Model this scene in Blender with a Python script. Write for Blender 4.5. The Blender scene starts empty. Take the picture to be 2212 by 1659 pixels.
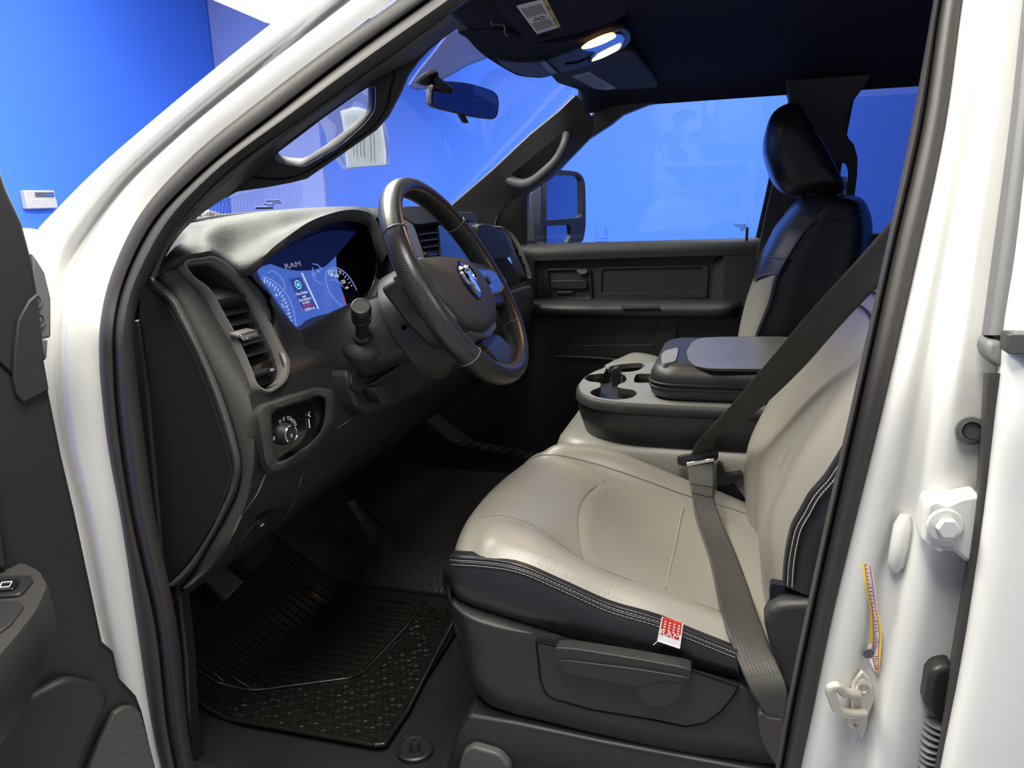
import bpy, bmesh, math, random
from math import sin, cos, pi, radians, sqrt
from mathutils import Vector as V, Matrix
random.seed(4)
S = bpy.context.scene
COL = S.collection

# ------------------------------------------------------------------ camera
# x runs across the truck towards the far (passenger) side, y forward, z up; z = 0 is the cab floor
W, H = 2212.0, 1659.0
F, YAW, PIT, ROL = 1655.0, 0.292, -0.237, -0.033
CAM = V((-1.655, 0.0, 0.874))
_d = V((cos(PIT)*cos(YAW), cos(PIT)*sin(YAW), sin(PIT)))
_r = _d.cross(V((0, 0, 1))).normalized()
_u = _r.cross(_d)
_r2 = _r*cos(ROL) + _u*sin(ROL)
_u2 = -_r*sin(ROL) + _u*cos(ROL)
cd = bpy.data.cameras.new('camera')
cd.sensor_width = 36.0
cd.lens = 36.0*F/W
cd.clip_start = 0.02
cam = bpy.data.objects.new('camera', cd)
m = Matrix.Identity(4)
for i in range(3):
    m[i][0], m[i][1], m[i][2], m[i][3] = _r2[i], _u2[i], -_d[i], CAM[i]
cam.matrix_world = m
COL.objects.link(cam)
S.camera = cam
S.view_settings.view_transform = 'Standard'
S.view_settings.look = 'None'
S.view_settings.exposure = 0.0
S.view_settings.gamma = 1.0
S.view_settings.use_curve_mapping = False

# ------------------------------------------------------------------ light of the room
wd = bpy.data.worlds.new('world')
S.world = wd
wd.use_nodes = True
wd.node_tree.nodes['Background'].inputs[0].default_value = (0.75, 0.85, 1.0, 1)
wd.node_tree.nodes['Background'].inputs[1].default_value = 0.15

def area(name, loc, target, sx, sy, power, col=(1, 0.97, 0.93)):
    ld = bpy.data.lights.new(name, 'AREA')
    ld.shape = 'RECTANGLE'
    ld.size, ld.size_y, ld.energy, ld.color = sx, sy, power, col
    o = bpy.data.objects.new(name, ld)
    o.location = loc
    o.rotation_euler = (V(target)-V(loc)).to_track_quat('-Z', 'Y').to_euler()
    COL.objects.link(o)
    return o

# unseen area lights placed under the workshop ceiling (ceiling at z = 2.2)
area('ceiling_panel_near', (-1.22, 0.25, 2.15), (-1.10, 0.25, 0.0), 0.5, 1.5, 78, (1, 0.95, 0.84))
area('ceiling_panel_hood', (0.0, 1.50, 2.15), (0.0, 1.15, 0.0), 2.2, 0.7, 160, (1, 0.97, 0.83))
area('ceiling_panel_far', (2.2, -0.2, 2.15), (2.6, -0.2, 0.0), 0.8, 5.6, 92, (0.95, 0.97, 1.0))
area('ceiling_panel_front', (-0.2, 2.75, 2.15), (-0.2, 3.0, 0.0), 4.5, 0.4, 30, (1, 0.98, 0.95))  # added to brighten the blue front wall
area('ceiling_panel_rear', (-2.0, -2.0, 2.15), (-1.6, -1.2, 0.0), 1.2, 1.2, 45, (1, 0.98, 0.95))

# ------------------------------------------------------------------ pixel of the photograph -> point on a real surface
def ray(px, py):
    return _d + _r2*((px-W/2)/F) - _u2*((py-H/2)/F)
def PX(px, py, x):
    D = ray(px, py); return CAM + D*((x-CAM.x)/D.x)
def PY(px, py, y):
    D = ray(px, py); return CAM + D*((y-CAM.y)/D.y)
def PZ(px, py, z):
    D = ray(px, py); return CAM + D*((z-CAM.z)/D.z)
def PN(px, py, pl):
    p, n = V(pl[0]), V(pl[1]); D = ray(px, py)
    return CAM + D*((p-CAM).dot(n)/D.dot(n))
def xb(z):                       # near body side: upright below the belt line, leaning in above it
    return -0.865 + max(0.0, z-0.72)*0.38
def PB(px, py, off=0.0):         # on the near body side
    x = -0.86
    for _ in range(30):
        p = PX(px, py, x); x = 0.5*x + 0.5*(xb(p.z)+off)
    return PX(px, py, x)
def PF(px, py, off=0.0):         # on the far body side (mirror image)
    x = 0.8
    for _ in range(40):
        p = PX(px, py, x); x = 0.5*x + 0.5*(-(xb(p.z)+off))
    return PX(px, py, x)
def PGl(px, py, dy=0.0):         # on the windshield
    t0, t1 = 0.3, 6.0
    D = ray(px, py)
    def g(t):
        p = CAM+D*t
        return p.y-(ywind(p.x, p.z)+dy)
    for _ in range(50):
        tm = 0.5*(t0+t1)
        if g(tm) > 0: t1 = tm
        else: t0 = tm
    return CAM+D*t0
def ywind(x, z):
    return 0.56 - 0.10*(x/0.65)**2 + (1.153-z)*1.46

# ------------------------------------------------------------------ objects, tags
def tag(o, label=None, cat=None, group=None, kind=None):
    if label: o['label'] = label
    if cat: o['category'] = cat
    if group: o['group'] = group
    if kind: o['kind'] = kind
    return o
def thing(name, loc, label, cat, group=None):
    o = bpy.data.objects.new(name, None)
    o.empty_display_size = 0.05
    o.location = loc
    COL.objects.link(o)
    return tag(o, label, cat, group, 'thing')
def parent(o, p):
    o.parent = p
    if p is not None:
        if p.parent is None: o.matrix_parent_inverse = Matrix.Translation(-p.location)
def mk(name, verts, faces, mat, par=None, smooth=True, bevel=0, seg=2, sub=0, solid=0, soff=-1, angle=35):
    me = bpy.data.meshes.new(name)
    me.from_pydata([tuple(v) for v in verts], [], faces)
    me.validate()
    return fin(name, me, mat, par, smooth, bevel, seg, sub, solid, soff, angle)
def fin(name, me, mat, par=None, smooth=True, bevel=0, seg=2, sub=0, solid=0, soff=-1, angle=35):
    bm = bmesh.new(); bm.from_mesh(me)
    bmesh.ops.remove_doubles(bm, verts=bm.verts, dist=1e-6)
    bmesh.ops.recalc_face_normals(bm, faces=bm.faces)
    bm.to_mesh(me); bm.free()
    for p in me.polygons: p.use_smooth = smooth
    if smooth:
        try: me.set_sharp_from_angle(angle=radians(50))
        except Exception: pass
    o = bpy.data.objects.new(name, me)
    COL.objects.link(o)
    if mat is not None:
        for mm in (mat if isinstance(mat, (list, tuple)) else [mat]): me.materials.append(mm)
    if solid:
        s = o.modifiers.new('solid', 'SOLIDIFY'); s.thickness = solid; s.offset = soff
    if bevel:
        b = o.modifiers.new('bevel', 'BEVEL'); b.width = bevel; b.segments = seg
        b.limit_method = 'ANGLE'; b.angle_limit = radians(angle)
    if sub:
        s = o.modifiers.new('sub', 'SUBSURF'); s.levels = sub; s.render_levels = sub
    if par is not None: parent(o, par)
    return o

# ------------------------------------------------------------------ curves and surfaces
def cr(pts, n, closed=False):    # Catmull-Rom through the points, n samples
    pts = [V(p) for p in pts]
    k = len(pts)
    if k == 2 and not closed:
        return [pts[0].lerp(pts[1], i/(n-1)) for i in range(n)]
    def g(i):
        if closed: return pts[i % k]
        if i < 0: return pts[0]*2-pts[1]
        if i >= k: return pts[-1]*2-pts[-2]
        return pts[i]
    segs = k if closed else k-1
    L = [0.0]
    for i in range(segs): L.append(L[-1]+max((g(i+1)-g(i)).length, 1e-7))
    out = []
    for j in range(n):
        s = L[-1]*j/(n if closed else n-1)
        i = 0
        while i < segs-1 and s > L[i+1]: i += 1
        t = (s-L[i])/(L[i+1]-L[i])
        a, b, c, d = g(i-1), g(i), g(i+1), g(i+2)
        # centripetal-ish: scale the tangents by the neighbouring chords
        h1 = (c-b).length
        h0 = max((b-a).length, 1e-6); h2 = max((d-c).length, 1e-6)
        m1 = ((b-a)/h0*h1 + (c-b)*h0/h1*1.0)*(h1/(h0+h1)) if h1 > 1e-9 else (c-b)
        m1 = ((c-b)/h1*h0 + (b-a)/h0*h1)/(h0+h1)*h1 if h1 > 1e-9 else (c-b)
        m2 = ((d-c)/h2*h1 + (c-b)/h1*h2)/(h1+h2)*h1 if h1 > 1e-9 else (c-b)
        t2, t3 = t*t, t*t*t
        out.append(b*(2*t3-3*t2+1)+m1*(t3-2*t2+t)+c*(-2*t3+3*t2)+m2*(t3-t2))
    return out
def bykey(pts, per):             # Catmull-Rom with `per` samples in every span (keeps stations matched)
    pts = [V(p) for p in pts]; k = len(pts); out = []
    for i in range(k-1):
        a = pts[i-1] if i > 0 else pts[0]*2-pts[1]
        b, c = pts[i], pts[i+1]
        d = pts[i+2] if i+2 < k else pts[-1]*2-pts[-2]
        h1 = max((c-b).length, 1e-7); h0 = max((b-a).length, 1e-7); h2 = max((d-c).length, 1e-7)
        m1 = ((c-b)/h1*h0 + (b-a)/h0*h1)/(h0+h1)*h1
        m2 = ((d-c)/h2*h1 + (c-b)/h1*h2)/(h1+h2)*h1
        for j in range(per):
            t = j/per; t2, t3 = t*t, t*t*t
            out.append(b*(2*t3-3*t2+1)+m1*(t3-2*t2+t)+c*(-2*t3+3*t2)+m2*(t3-t2))
    out.append(pts[-1])
    return out
def crk(pts, per):               # closed, `per` samples in every span: keeps matched outlines matched
    pts = [V(p) for p in pts]; k = len(pts)
    return bykey(pts[-2:]+pts+pts[:2], per)[2*per:(2+k)*per]
def gridmesh(rows, cu=False, cv=False, cap0=False, cap1=False):
    nu, nv = len(rows), len(rows[0])
    vs = [p for r in rows for p in r]
    fs = []
    for i in range(nu if cu else nu-1):
        for j in range(nv if cv else nv-1):
            a, b = i, (i+1) % nu; c, d = j, (j+1) % nv
            fs.append((a*nv+c, a*nv+d, b*nv+d, b*nv+c))
    if cap0: fs.append(tuple(range(nv))[::-1])
    if cap1: fs.append(tuple((nu-1)*nv+j for j in range(nv)))
    return vs, fs
def patch(name, rows, mat, par=None, pu=4, pv=4, solid=0, soff=-1, **k):
    """smooth surface through a grid of points (rows x columns)"""
    r2 = [bykey(r, pv) for r in rows]
    cols = [bykey([r[j] for r in r2], pu) for j in range(len(r2[0]))]
    g = [[cols[j][i] for j in range(len(cols))] for i in range(len(cols[0]))]
    v, f = gridmesh(g)
    return mk(name, v, f, mat, par, solid=solid, soff=soff, **k)
def loops(name, rows, mat, par=None, cap0=True, cap1=True, **k):
    v, f = gridmesh(rows, cv=True, cap0=cap0, cap1=cap1)
    return mk(name, v, f, mat, par, **k)
def frames(path):
    T = []
    n = len(path)
    for i in range(n):
        a = path[max(0, i-1)]; b = path[min(n-1, i+1)]
        T.append((b-a).normalized())
    up = V((0, 0, 1)) if abs(T[0].z) < .9 else V((1, 0, 0))
    N = [(up - T[0]*up.dot(T[0])).normalized()]
    for i in range(1, n):
        v = N[-1] - T[i]*N[-1].dot(T[i])
        N.append(v.normalized())
    return T, N
def tube_vf(path, r, n=12, flat=1.0):
    path = [V(p) for p in path]
    T, N = frames(path)
    rows = []
    for i, p in enumerate(path):
        B = T[i].cross(N[i]); rr = r[i] if isinstance(r, (list, tuple)) else r
        rows.append([p + N[i]*(rr*cos(2*pi*j/n)) + B*(rr*flat*sin(2*pi*j/n)) for j in range(n)])
    return gridmesh(rows, cv=True, cap0=True, cap1=True)
def tube(name, path, r, mat, par=None, n=12, flat=1.0, **k):
    v, f = tube_vf(path, r, n, flat)
    return mk(name, v, f, mat, par, **k)
def join(parts):
    vs, fs = [], []
    for v, f in parts:
        o = len(vs); vs += list(v); fs += [tuple(i+o for i in q) for q in f]
    return vs, fs
def box_vf(c, sx, sy, sz, ux=V((1, 0, 0)), uy=V((0, 1, 0))):
    ux = V(ux).normalized(); uy = V(uy).normalized(); uz = ux.cross(uy).normalized(); c = V(c)
    vs = [c+ux*(sx/2*a)+uy*(sy/2*b)+uz*(sz/2*d) for a in (-1, 1) for b in (-1, 1) for d in (-1, 1)]
    return vs, [(0, 1, 3, 2), (4, 6, 7, 5), (0, 4, 5, 1), (2, 3, 7, 6), (0, 2, 6, 4), (1, 5, 7, 3)]
def box(name, c, sx, sy, sz, mat, par=None, ux=V((1, 0, 0)), uy=V((0, 1, 0)), bevel=0.003, seg=2, **k):
    v, f = box_vf(c, sx, sy, sz, ux, uy)
    return mk(name, v, f, mat, par, bevel=bevel, seg=seg, **k)
def slab_vf(out, vec):
    out = [V(p) for p in out]; vec = V(vec); n = len(out)
    vs = out + [p+vec for p in out]
    fs = [tuple(range(n))[::-1], tuple(range(n, 2*n))] + [(i, (i+1) % n, n+(i+1) % n, n+i) for i in range(n)]
    return vs, fs
def slab(name, out, vec, mat, par=None, bevel=0.002, seg=2, **k):
    v, f = slab_vf(out, vec)
    return mk(name, v, f, mat, par, bevel=bevel, seg=seg, **k)
def plate(name, outer, holes, vec, mat, par=None, bevel=0.003, seg=2, **k):
    """outline with holes, extruded by vec"""
    bm = bmesh.new(); es = []
    for lp in [outer]+list(holes):
        vv = [bm.verts.new(p) for p in lp]
        es += [bm.edges.new((vv[i], vv[(i+1) % len(vv)])) for i in range(len(vv))]
    bmesh.ops.triangle_fill(bm, use_beauty=True, use_dissolve=False, edges=es)
    ex = bmesh.ops.extrude_face_region(bm, geom=bm.faces[:])
    bmesh.ops.translate(bm, vec=V(vec), verts=[g for g in ex['geom'] if isinstance(g, bmesh.types.BMVert)])
    me = bpy.data.meshes.new(name); bm.to_mesh(me); bm.free()
    return fin(name, me, mat, par, bevel=bevel, seg=seg, **k)
def rr2(w, h, r, n=5):           # rounded rectangle outline
    o = []
    for cx, cy, a0 in ((w/2-r, h/2-r, 0), (-w/2+r, h/2-r, pi/2), (-w/2+r, -h/2+r, pi), (w/2-r, -h/2+r, 1.5*pi)):
        for i in range(n+1):
            a = a0+pi/2*i/n; o.append((cx+r*cos(a), cy+r*sin(a)))
    return o
def ell2(a, b, n=28):
    return [(a*cos(2*pi*i/n), b*sin(2*pi*i/n)) for i in range(n)]
def put(l2, o, ux, uy):
    return [V(o)+V(ux)*a+V(uy)*b for a, b in l2]
def inset(loop, c, k):
    c = V(c); return [c+(V(p)-c)*k for p in loop]
def cen(pts):
    c = V((0, 0, 0))
    for p in pts: c += V(p)
    return c/len(pts)
def rnd(pts, r=.3, n=4):         # round the corners of a 3d outline
    pts = [V(p) for p in pts]; o = []; k = len(pts)
    for i in range(k):
        a, b, c = pts[i-1], pts[i], pts[(i+1) % k]
        p0, p1 = b.lerp(a, r), b.lerp(c, r)
        for j in range(n+1):
            t = j/n; o.append(p0*(1-t)**2+b*2*t*(1-t)+p1*t*t)
    return o
def text(name, s, size, o, ux, uy, mat, par=None, align='CENTER', ext=0.0003, sx=1.0):
    cu = bpy.data.curves.new(name or 'text', 'FONT')
    cu.body = s; cu.size = size; cu.align_x = align; cu.align_y = 'CENTER'; cu.extrude = ext
    ob = bpy.data.objects.new('tmp_text', cu); COL.objects.link(ob)
    dg = bpy.context.evaluated_depsgraph_get()
    me = bpy.data.meshes.new_from_object(ob.evaluated_get(dg))
    bpy.data.objects.remove(ob); bpy.data.curves.remove(cu)
    ux, uy = V(ux).normalized(), V(uy).normalized(); uz = ux.cross(uy)
    vs = [V(o)+ux*(v.co.x*sx)+uy*v.co.y+uz*v.co.z for v in me.vertices]
    fs = [tuple(p.vertices) for p in me.polygons]
    bpy.data.meshes.remove(me)
    if name is None: return vs, fs
    return mk(name, vs, fs, mat, par, smooth=False)
def text_vf(s, size, o, ux, uy, align='CENTER', ext=0.0003, sx=1.0):
    return text(None, s, size, o, ux, uy, None, None, align, ext, sx)

# ------------------------------------------------------------------ materials
def mat(name, col, rough=.5, metal=0, bump=0, scale=300, coat=0, spec=.5, var=0, kind='noise', emit=None, es=1, trans=0, dist=.002, sheen=0):
    mm = bpy.data.materials.new(name); mm.use_nodes = True
    nt = mm.node_tree; b = nt.nodes['Principled BSDF']
    b.inputs['Base Color'].default_value = (*col, 1)
    b.inputs['Roughness'].default_value = rough
    b.inputs['Metallic'].default_value = metal
    b.inputs['Specular IOR Level'].default_value = spec
    b.inputs['Coat Weight'].default_value = coat
    b.inputs['Coat Roughness'].default_value = .08
    b.inputs['Transmission Weight'].default_value = trans
    if sheen: b.inputs['Sheen Weight'].default_value = sheen
    if emit:
        b.inputs['Emission Color'].default_value = (*emit, 1); b.inputs['Emission Strength'].default_value = es
    if bump or var:
        tc = nt.nodes.new('ShaderNodeTexCoord')
        if kind == 'voronoi':
            tx = nt.nodes.new('ShaderNodeTexVoronoi'); outp = 'Distance'
        elif kind == 'wave':
            tx = nt.nodes.new('ShaderNodeTexWave'); outp = 'Fac'
            tx.inputs['Distortion'].default_value = .5
        else:
            tx = nt.nodes.new('ShaderNodeTexNoise'); outp = 'Fac'
            tx.inputs['Detail'].default_value = 3
        tx.inputs['Scale'].default_value = scale
        nt.links.new(tc.outputs['Object'], tx.inputs['Vector'])
        if bump:
            bp = nt.nodes.new('ShaderNodeBump')
            bp.inputs['Strength'].default_value = bump; bp.inputs['Distance'].default_value = dist
            nt.links.new(tx.outputs[outp], bp.inputs['Height'])
            nt.links.new(bp.outputs[0], b.inputs['Normal'])
        if var:
            n2 = nt.nodes.new('ShaderNodeTexNoise'); n2.inputs['Scale'].default_value = 6; n2.inputs['Detail'].default_value = 4
            nt.links.new(tc.outputs['Object'], n2.inputs['Vector'])
            rp = nt.nodes.new('ShaderNodeValToRGB')
            rp.color_ramp.elements[0].position = .3; rp.color_ramp.elements[1].position = .7
            rp.color_ramp.elements[0].color = (*[c*(1-var) for c in col], 1)
            rp.color_ramp.elements[1].color = (*[min(1, c*(1+var)) for c in col], 1)
            nt.links.new(n2.outputs['Fac'], rp.inputs[0]); nt.links.new(rp.outputs[0], b.inputs['Base Color'])
    return mm
def glassmat(name, tint=(1, 1, 1), ior=1.45):
    mm = bpy.data.materials.new(name); mm.use_nodes = True
    nt = mm.node_tree; nt.nodes.clear()
    out = nt.nodes.new('ShaderNodeOutputMaterial'); mix = nt.nodes.new('ShaderNodeMixShader')
    lw = nt.nodes.new('ShaderNodeLayerWeight'); lw.inputs[0].default_value = .5
    pw = nt.nodes.new('ShaderNodeMath'); pw.operation = 'POWER'; pw.inputs[1].default_value = 5
    fr = nt.nodes.new('ShaderNodeMath'); fr.operation = 'MULTIPLY_ADD'; fr.inputs[1].default_value = .9; fr.inputs[2].default_value = ((ior-1)/(ior+1))**2*1.6
    nt.links.new(lw.outputs['Facing'], pw.inputs[0]); nt.links.new(pw.outputs[0], fr.inputs[0])
    tr = nt.nodes.new('ShaderNodeBsdfTransparent'); tr.inputs[0].default_value = (*tint, 1)
    gl = nt.nodes.new('ShaderNodeBsdfGlossy'); gl.inputs['Roughness'].default_value = 0.0
    nt.links.new(fr.outputs[0], mix.inputs[0]); nt.links.new(tr.outputs[0], mix.inputs[1])
    nt.links.new(gl.outputs[0], mix.inputs[2]); nt.links.new(mix.outputs[0], out.inputs[0])
    return mm
def perforated(name, col, rough, hole, scale):
    mm = mat(name, col, rough, bump=.12, scale=420)
    nt = mm.node_tree; b = nt.nodes['Principled BSDF']
    uv = nt.nodes.new('ShaderNodeUVMap')
    mp = nt.nodes.new('ShaderNodeMapping'); mp.inputs['Rotation'].default_value[2] = radians(45)
    vo = nt.nodes.new('ShaderNodeTexVoronoi'); vo.inputs['Randomness'].default_value = 0; vo.inputs['Scale'].default_value = scale
    ls = nt.nodes.new('ShaderNodeMath'); ls.operation = 'LESS_THAN'; ls.inputs[1].default_value = .19
    mx = nt.nodes.new('ShaderNodeMix'); mx.data_type = 'RGBA'
    mx.inputs['A'].default_value = (*col, 1); mx.inputs['B'].default_value = (*hole, 1)
    nt.links.new(uv.outputs[0], mp.inputs['Vector']); nt.links.new(mp.outputs[0], vo.inputs['Vector'])
    nt.links.new(vo.outputs['Distance'], ls.inputs[0]); nt.links.new(ls.outputs[0], mx.inputs['Factor'])
    nt.links.new(mx.outputs['Result'], b.inputs['Base Color'])
    return mm

M = {}
M['paint'] = mat('white_paint', (.70, .70, .68), .22, coat=.6)
M['paint_in'] = mat('white_paint_jamb', (.62, .62, .60), .35, coat=.3)
M['blue'] = mat('blue_wall_paint', (.085, .25, .92), .5, bump=.05, scale=60, spec=.3)
M['pale'] = mat('pale_lavender_paint', (.42, .52, .93), .5)
M['grey_wall'] = mat('light_grey_wall_paint', (.42, .43, .46), .6)
M['ceil'] = mat('ceiling_white', (.85, .83, .80), .8)
M['conc'] = mat('concrete_floor', (.38, .38, .39), .35, var=.15)
M['trim'] = mat('black_grained_plastic', (.019, .019, .0195), .5, bump=.35, scale=650, dist=.001)
M['trim_sm'] = mat('black_plastic', (.016, .016, .0165), .42, bump=.12, scale=900, dist=.001)
M['pillar'] = mat('charcoal_pillar_plastic', (.046, .045, .045), .55, bump=.15, scale=900, dist=.001)
M['dash'] = mat('soft_dash_vinyl', (.046, .047, .044), .58, bump=.5, scale=420, dist=.0015, spec=.3)
M['headliner'] = mat('black_headliner_cloth', (.013, .013, .020), .95, bump=.3, scale=900, spec=.15)
M['leather'] = mat('grey_leather', (.240, .229, .200), .36, bump=.30, scale=330, dist=.0012, var=.04)
M['leather_in'] = mat('grey_leather_insert', (.230, .219, .190), .40, bump=.30, scale=330, dist=.0012, var=.05)
M['black_leather'] = mat('black_leather', (.014, .014, .018), .32, bump=.3, scale=380, dist=.0012)
M['navy_leather'] = mat('black_leather_side', (.012, .012, .014), .36, bump=.2, scale=380, dist=.001)
M['vinyl'] = mat('black_floor_vinyl', (.018, .018, .018), .26, bump=.5, scale=220, dist=.002, var=.2)
M['mat'] = mat('black_mat_rubber', (.012, .0115, .010), .20, bump=.06, scale=500)
M['rubber'] = mat('black_rubber', (.014, .014, .014), .45)
M['seal'] = mat('dark_weatherstrip', (.034, .031, .030), .55, bump=.2, scale=500, dist=.001)
M['satin'] = mat('satin_grey_trim', (.16, .155, .148), .45, metal=.25, bump=.1, scale=900, dist=.001)
M['chrome'] = mat('chrome', (.85, .85, .85), .08, metal=1)
M['steel'] = mat('zinc_steel', (.55, .53, .46), .38, metal=.55)
M['gloss'] = mat('gloss_black', (.006, .006, .007), .08, coat=.3)
M['void'] = mat('dark_cavity', (.004, .004, .005), .9, spec=.1)
M['belt'] = mat('seat_belt_webbing', (.040, .0385, .035), .62, bump=.5, scale=700, dist=.001)
M['glass'] = glassmat('clear_glass', (.95, .97, 1.0), 1.5)
M['tint'] = glassmat('privacy_glass', (.50, .52, .62), 1.5)
M['mirror'] = mat('mirror_glass', (.75, .77, .80), .02, metal=1)
M['mirror_dim'] = mat('anti_glare_mirror', (.38, .40, .50), .02, metal=1)
M['white'] = mat('white_print', (.85, .85, .85), .6)
M['label'] = mat('white_label', (.62, .62, .60), .6)
M['yellow'] = mat('yellow_label', (.75, .56, .05), .6)
M['olive'] = mat('warning_yellow', (.42, .36, .10), .6)
M['ink'] = mat('label_ink', (.10, .10, .14), .7)
M['red'] = mat('red_tag', (.62, .04, .02), .7, bump=.3, scale=900)
M['redink'] = mat('red_outline', (.6, .06, .06), .6)
M['thread'] = mat('pale_thread', (.30, .29, .26), .7)
M['ivory'] = mat('ivory_plastic', (.62, .60, .54), .5)
M['lens'] = mat('lit_lamp_lens', (.9, .8, .7), .3, emit=(1.0, .55, .22), es=3.0)
M['bulb'] = mat('lamp_filament_glow', (1, .9, .8), .3, emit=(1.0, .85, .62), es=28)
M['paper'] = mat('white_paper', (.80, .84, .86), .6)
_nt = M['paper'].node_tree; _tl = _nt.nodes.new('ShaderNodeBsdfTranslucent'); _tl.inputs[0].default_value = (.82, .86, .88, 1)
_mx = _nt.nodes.new('ShaderNodeMixShader'); _mx.inputs[0].default_value = .12
_nt.links.new(_nt.nodes['Principled BSDF'].outputs[0], _mx.inputs[1]); _nt.links.new(_tl.outputs[0], _mx.inputs[2])
_nt.links.new(_mx.outputs[0], _nt.nodes['Material Output'].inputs[0])
M['film'] = glassmat('plastic_sleeve', (.86, .90, .98), 1.6)
_nt = M['film'].node_tree; _df = _nt.nodes.new('ShaderNodeBsdfDiffuse'); _df.inputs[0].default_value = (.8, .85, .95, 1)
_m2 = _nt.nodes.new('ShaderNodeMixShader'); _m2.inputs[0].default_value = .28; _old = [n for n in _nt.nodes if n.type == 'MIX_SHADER'][0]
_out = [n for n in _nt.nodes if n.type == 'OUTPUT_MATERIAL'][0]
_nt.links.new(_old.outputs[0], _m2.inputs[1]); _nt.links.new(_df.outputs[0], _m2.inputs[2]); _nt.links.new(_m2.outputs[0], _out.inputs[0])
M['screen'] = mat('display_blue', (.01, .012, .03), .12, emit=(.062, .135, .54), es=1.0, coat=.5)  # blue room reflection on the instrument lens, put in as emission
M['screen_dk'] = mat('display_dark_blue', (.01, .01, .03), .12, emit=(.005, .009, .05), es=1.0, coat=.5)  # dark reflection of the brow on the lens, painted in
M['scr_white'] = mat('display_white', (.5, .5, .5), .5, emit=(.75, .85, 1), es=.8)
M['scr_line'] = mat('display_pale_blue', (.1, .1, .2), .5, emit=(.20, .34, .85), es=.8)
M['scr_red'] = mat('display_red', (.3, .0, .0), .5, emit=(.8, .04, .12), es=.7)
M['scr_cyan'] = mat('display_cyan', (.1, .3, .3), .5, emit=(.25, .85, .85), es=1)
M['icon'] = mat('white_icon_ink', (.72, .72, .70), .5)
M['perf'] = perforated('perforated_black_leather', (.020, .020, .021), .30, (.14, .135, .13), 290)
M['rim_lea'] = mat('smooth_rim_leather', (.022, .022, .022), .36, bump=.28, scale=450, dist=.001)
M['paint_dk'] = mat('grey_boot_rubber', (.11, .11, .115), .5)
M['orange'] = mat('tan_stitching', (.17, .095, .05), .7)
M['speaker'] = mat('speaker_mesh', (.040, .039, .036), .5)
# ------------------------------------------------------------------ the workshop
def struct(name, o):
    o.name = name; o['kind'] = 'structure'; return o
struct('floor', box('floor', (-.7, -.5, -.85), 7.6, 8.0, .1, M['conc'], bevel=0))
struct('wall_front', box('wall_front', (-.7, 3.45, .7), 7.6, .1, 3.0, M['blue'], bevel=0))
struct('wall_right', box('wall_right', (3.10, -.6, .7), .1, 8.0, 3.0, M['blue'], bevel=0))
struct('wall_left', box('wall_left', (-4.5, -.5, .7), .1, 8.0, 3.0, M['grey_wall'], bevel=0))
struct('wall_back', box('wall_back', (-.7, -4.5, .7), 7.6, .1, 3.0, M['blue'], bevel=0))
struct('ceiling', box('ceiling', (-.7, -.5, 2.25), 7.6, 8.0, .1, M['ceil'], bevel=0))
dr = struct('door_1', slab('door_1', [(3.05, 2.66, -.8), (3.05, 3.395, -.8), (3.05, 3.395, 2.2), (3.05, 2.66, 2.2)], (-.03, 0, 0), M['pale']))  # pale strip set against the right wall beside the front corner

kp = thing('wall_keypad', (1.53, 3.4, .92), 'small ivory alarm keypad fixed to the blue front wall', 'keypad')
a = PY(51, 411, 3.37); b = PY(123, 450, 3.37)
w, h = b.x-a.x, a.z-b.z
box('housing', ((a.x+b.x)/2, 3.382, (a.z+b.z)/2), w, .035, h, M['ivory'], kp, bevel=.006)
box('display_window', (a.x+w*.62, 3.362, b.z+h*.77), w*.62, .006, h*.24, M['satin'], kp, bevel=.001)
box('blue_readout', (a.x+w*.75, 3.358, b.z+h*.73), w*.28, .005, h*.12, mat('lcd_blue', (.06, .16, .5), .3), kp, bevel=.001)
box('flap', ((a.x+b.x)/2+w*.05, 3.362, b.z+h*.28), w*.86, .006, h*.5, M['ivory'], kp, bevel=.002)
op = thing('wall_outlet', (3.05, .80, .62), 'small blue painted outlet plate on the wall beyond the far door window', 'outlet')
slab('plate', rnd([PX(1287, 488, 3.04), PX(1309, 488, 3.04), PX(1310, 522, 3.04), PX(1286, 522, 3.04)], .1), (.02, 0, 0), M['blue'], op, bevel=.003)
slab('socket_face', [PX(1291, 494, 3.035), PX(1306, 494, 3.035), PX(1306, 515, 3.035), PX(1291, 515, 3.035)], (.01, 0, 0), M['blue'], op, bevel=.002)

# ------------------------------------------------------------------ white cab body
body = thing('truck_cab_body', (0, 0, 0), 'white truck cab body with its pillars framing the open front doorway', 'truck cab')
A_O = [(809, -125), (651, 0), (493, 125), (338, 253), (209, 365), (125, 449), (76, 503), (35, 600), (20, 780), (40, 950), (95, 1110), (160, 1353), (240, 1589), (290, 1750)]
A_S = [(882, -24), (722, 97), (565, 216), (410, 345), (318, 445), (268, 535), (236, 610), (217, 715), (217, 790), (233, 955), (260, 1105), (297, 1353), (334, 1589), (375, 1760)]
prof = [(0.06, .10), (0, .03), (.04, -.008), (.20, -.024), (.36, -.017), (.49, .002), (.62, -.010), (.76, -.006), (1.0, .004)]
rows = []
for (ox, oy), (sx, sy) in zip(A_O, A_S):
    rows.append([PB(ox+(sx-ox)*t, oy+(sy-oy)*t, off) for t, off in prof])
patch('front_pillar', rows, M['paint'], body, 5, 5)
B_S = [(2092, -100), (2077, 0), (2040, 270), (1979, 560), (1919, 820), (1848, 1110), (1790, 1353), (1750, 1548), (1726, 1659), (1700, 1780)]
B_D = [(2225, -100), (2215, 0), (2185, 270), (2148, 560), (2125, 820), (2106, 1110), (2066, 1353), (2035, 1548), (2019, 1659), (1995, 1780)]
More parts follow.
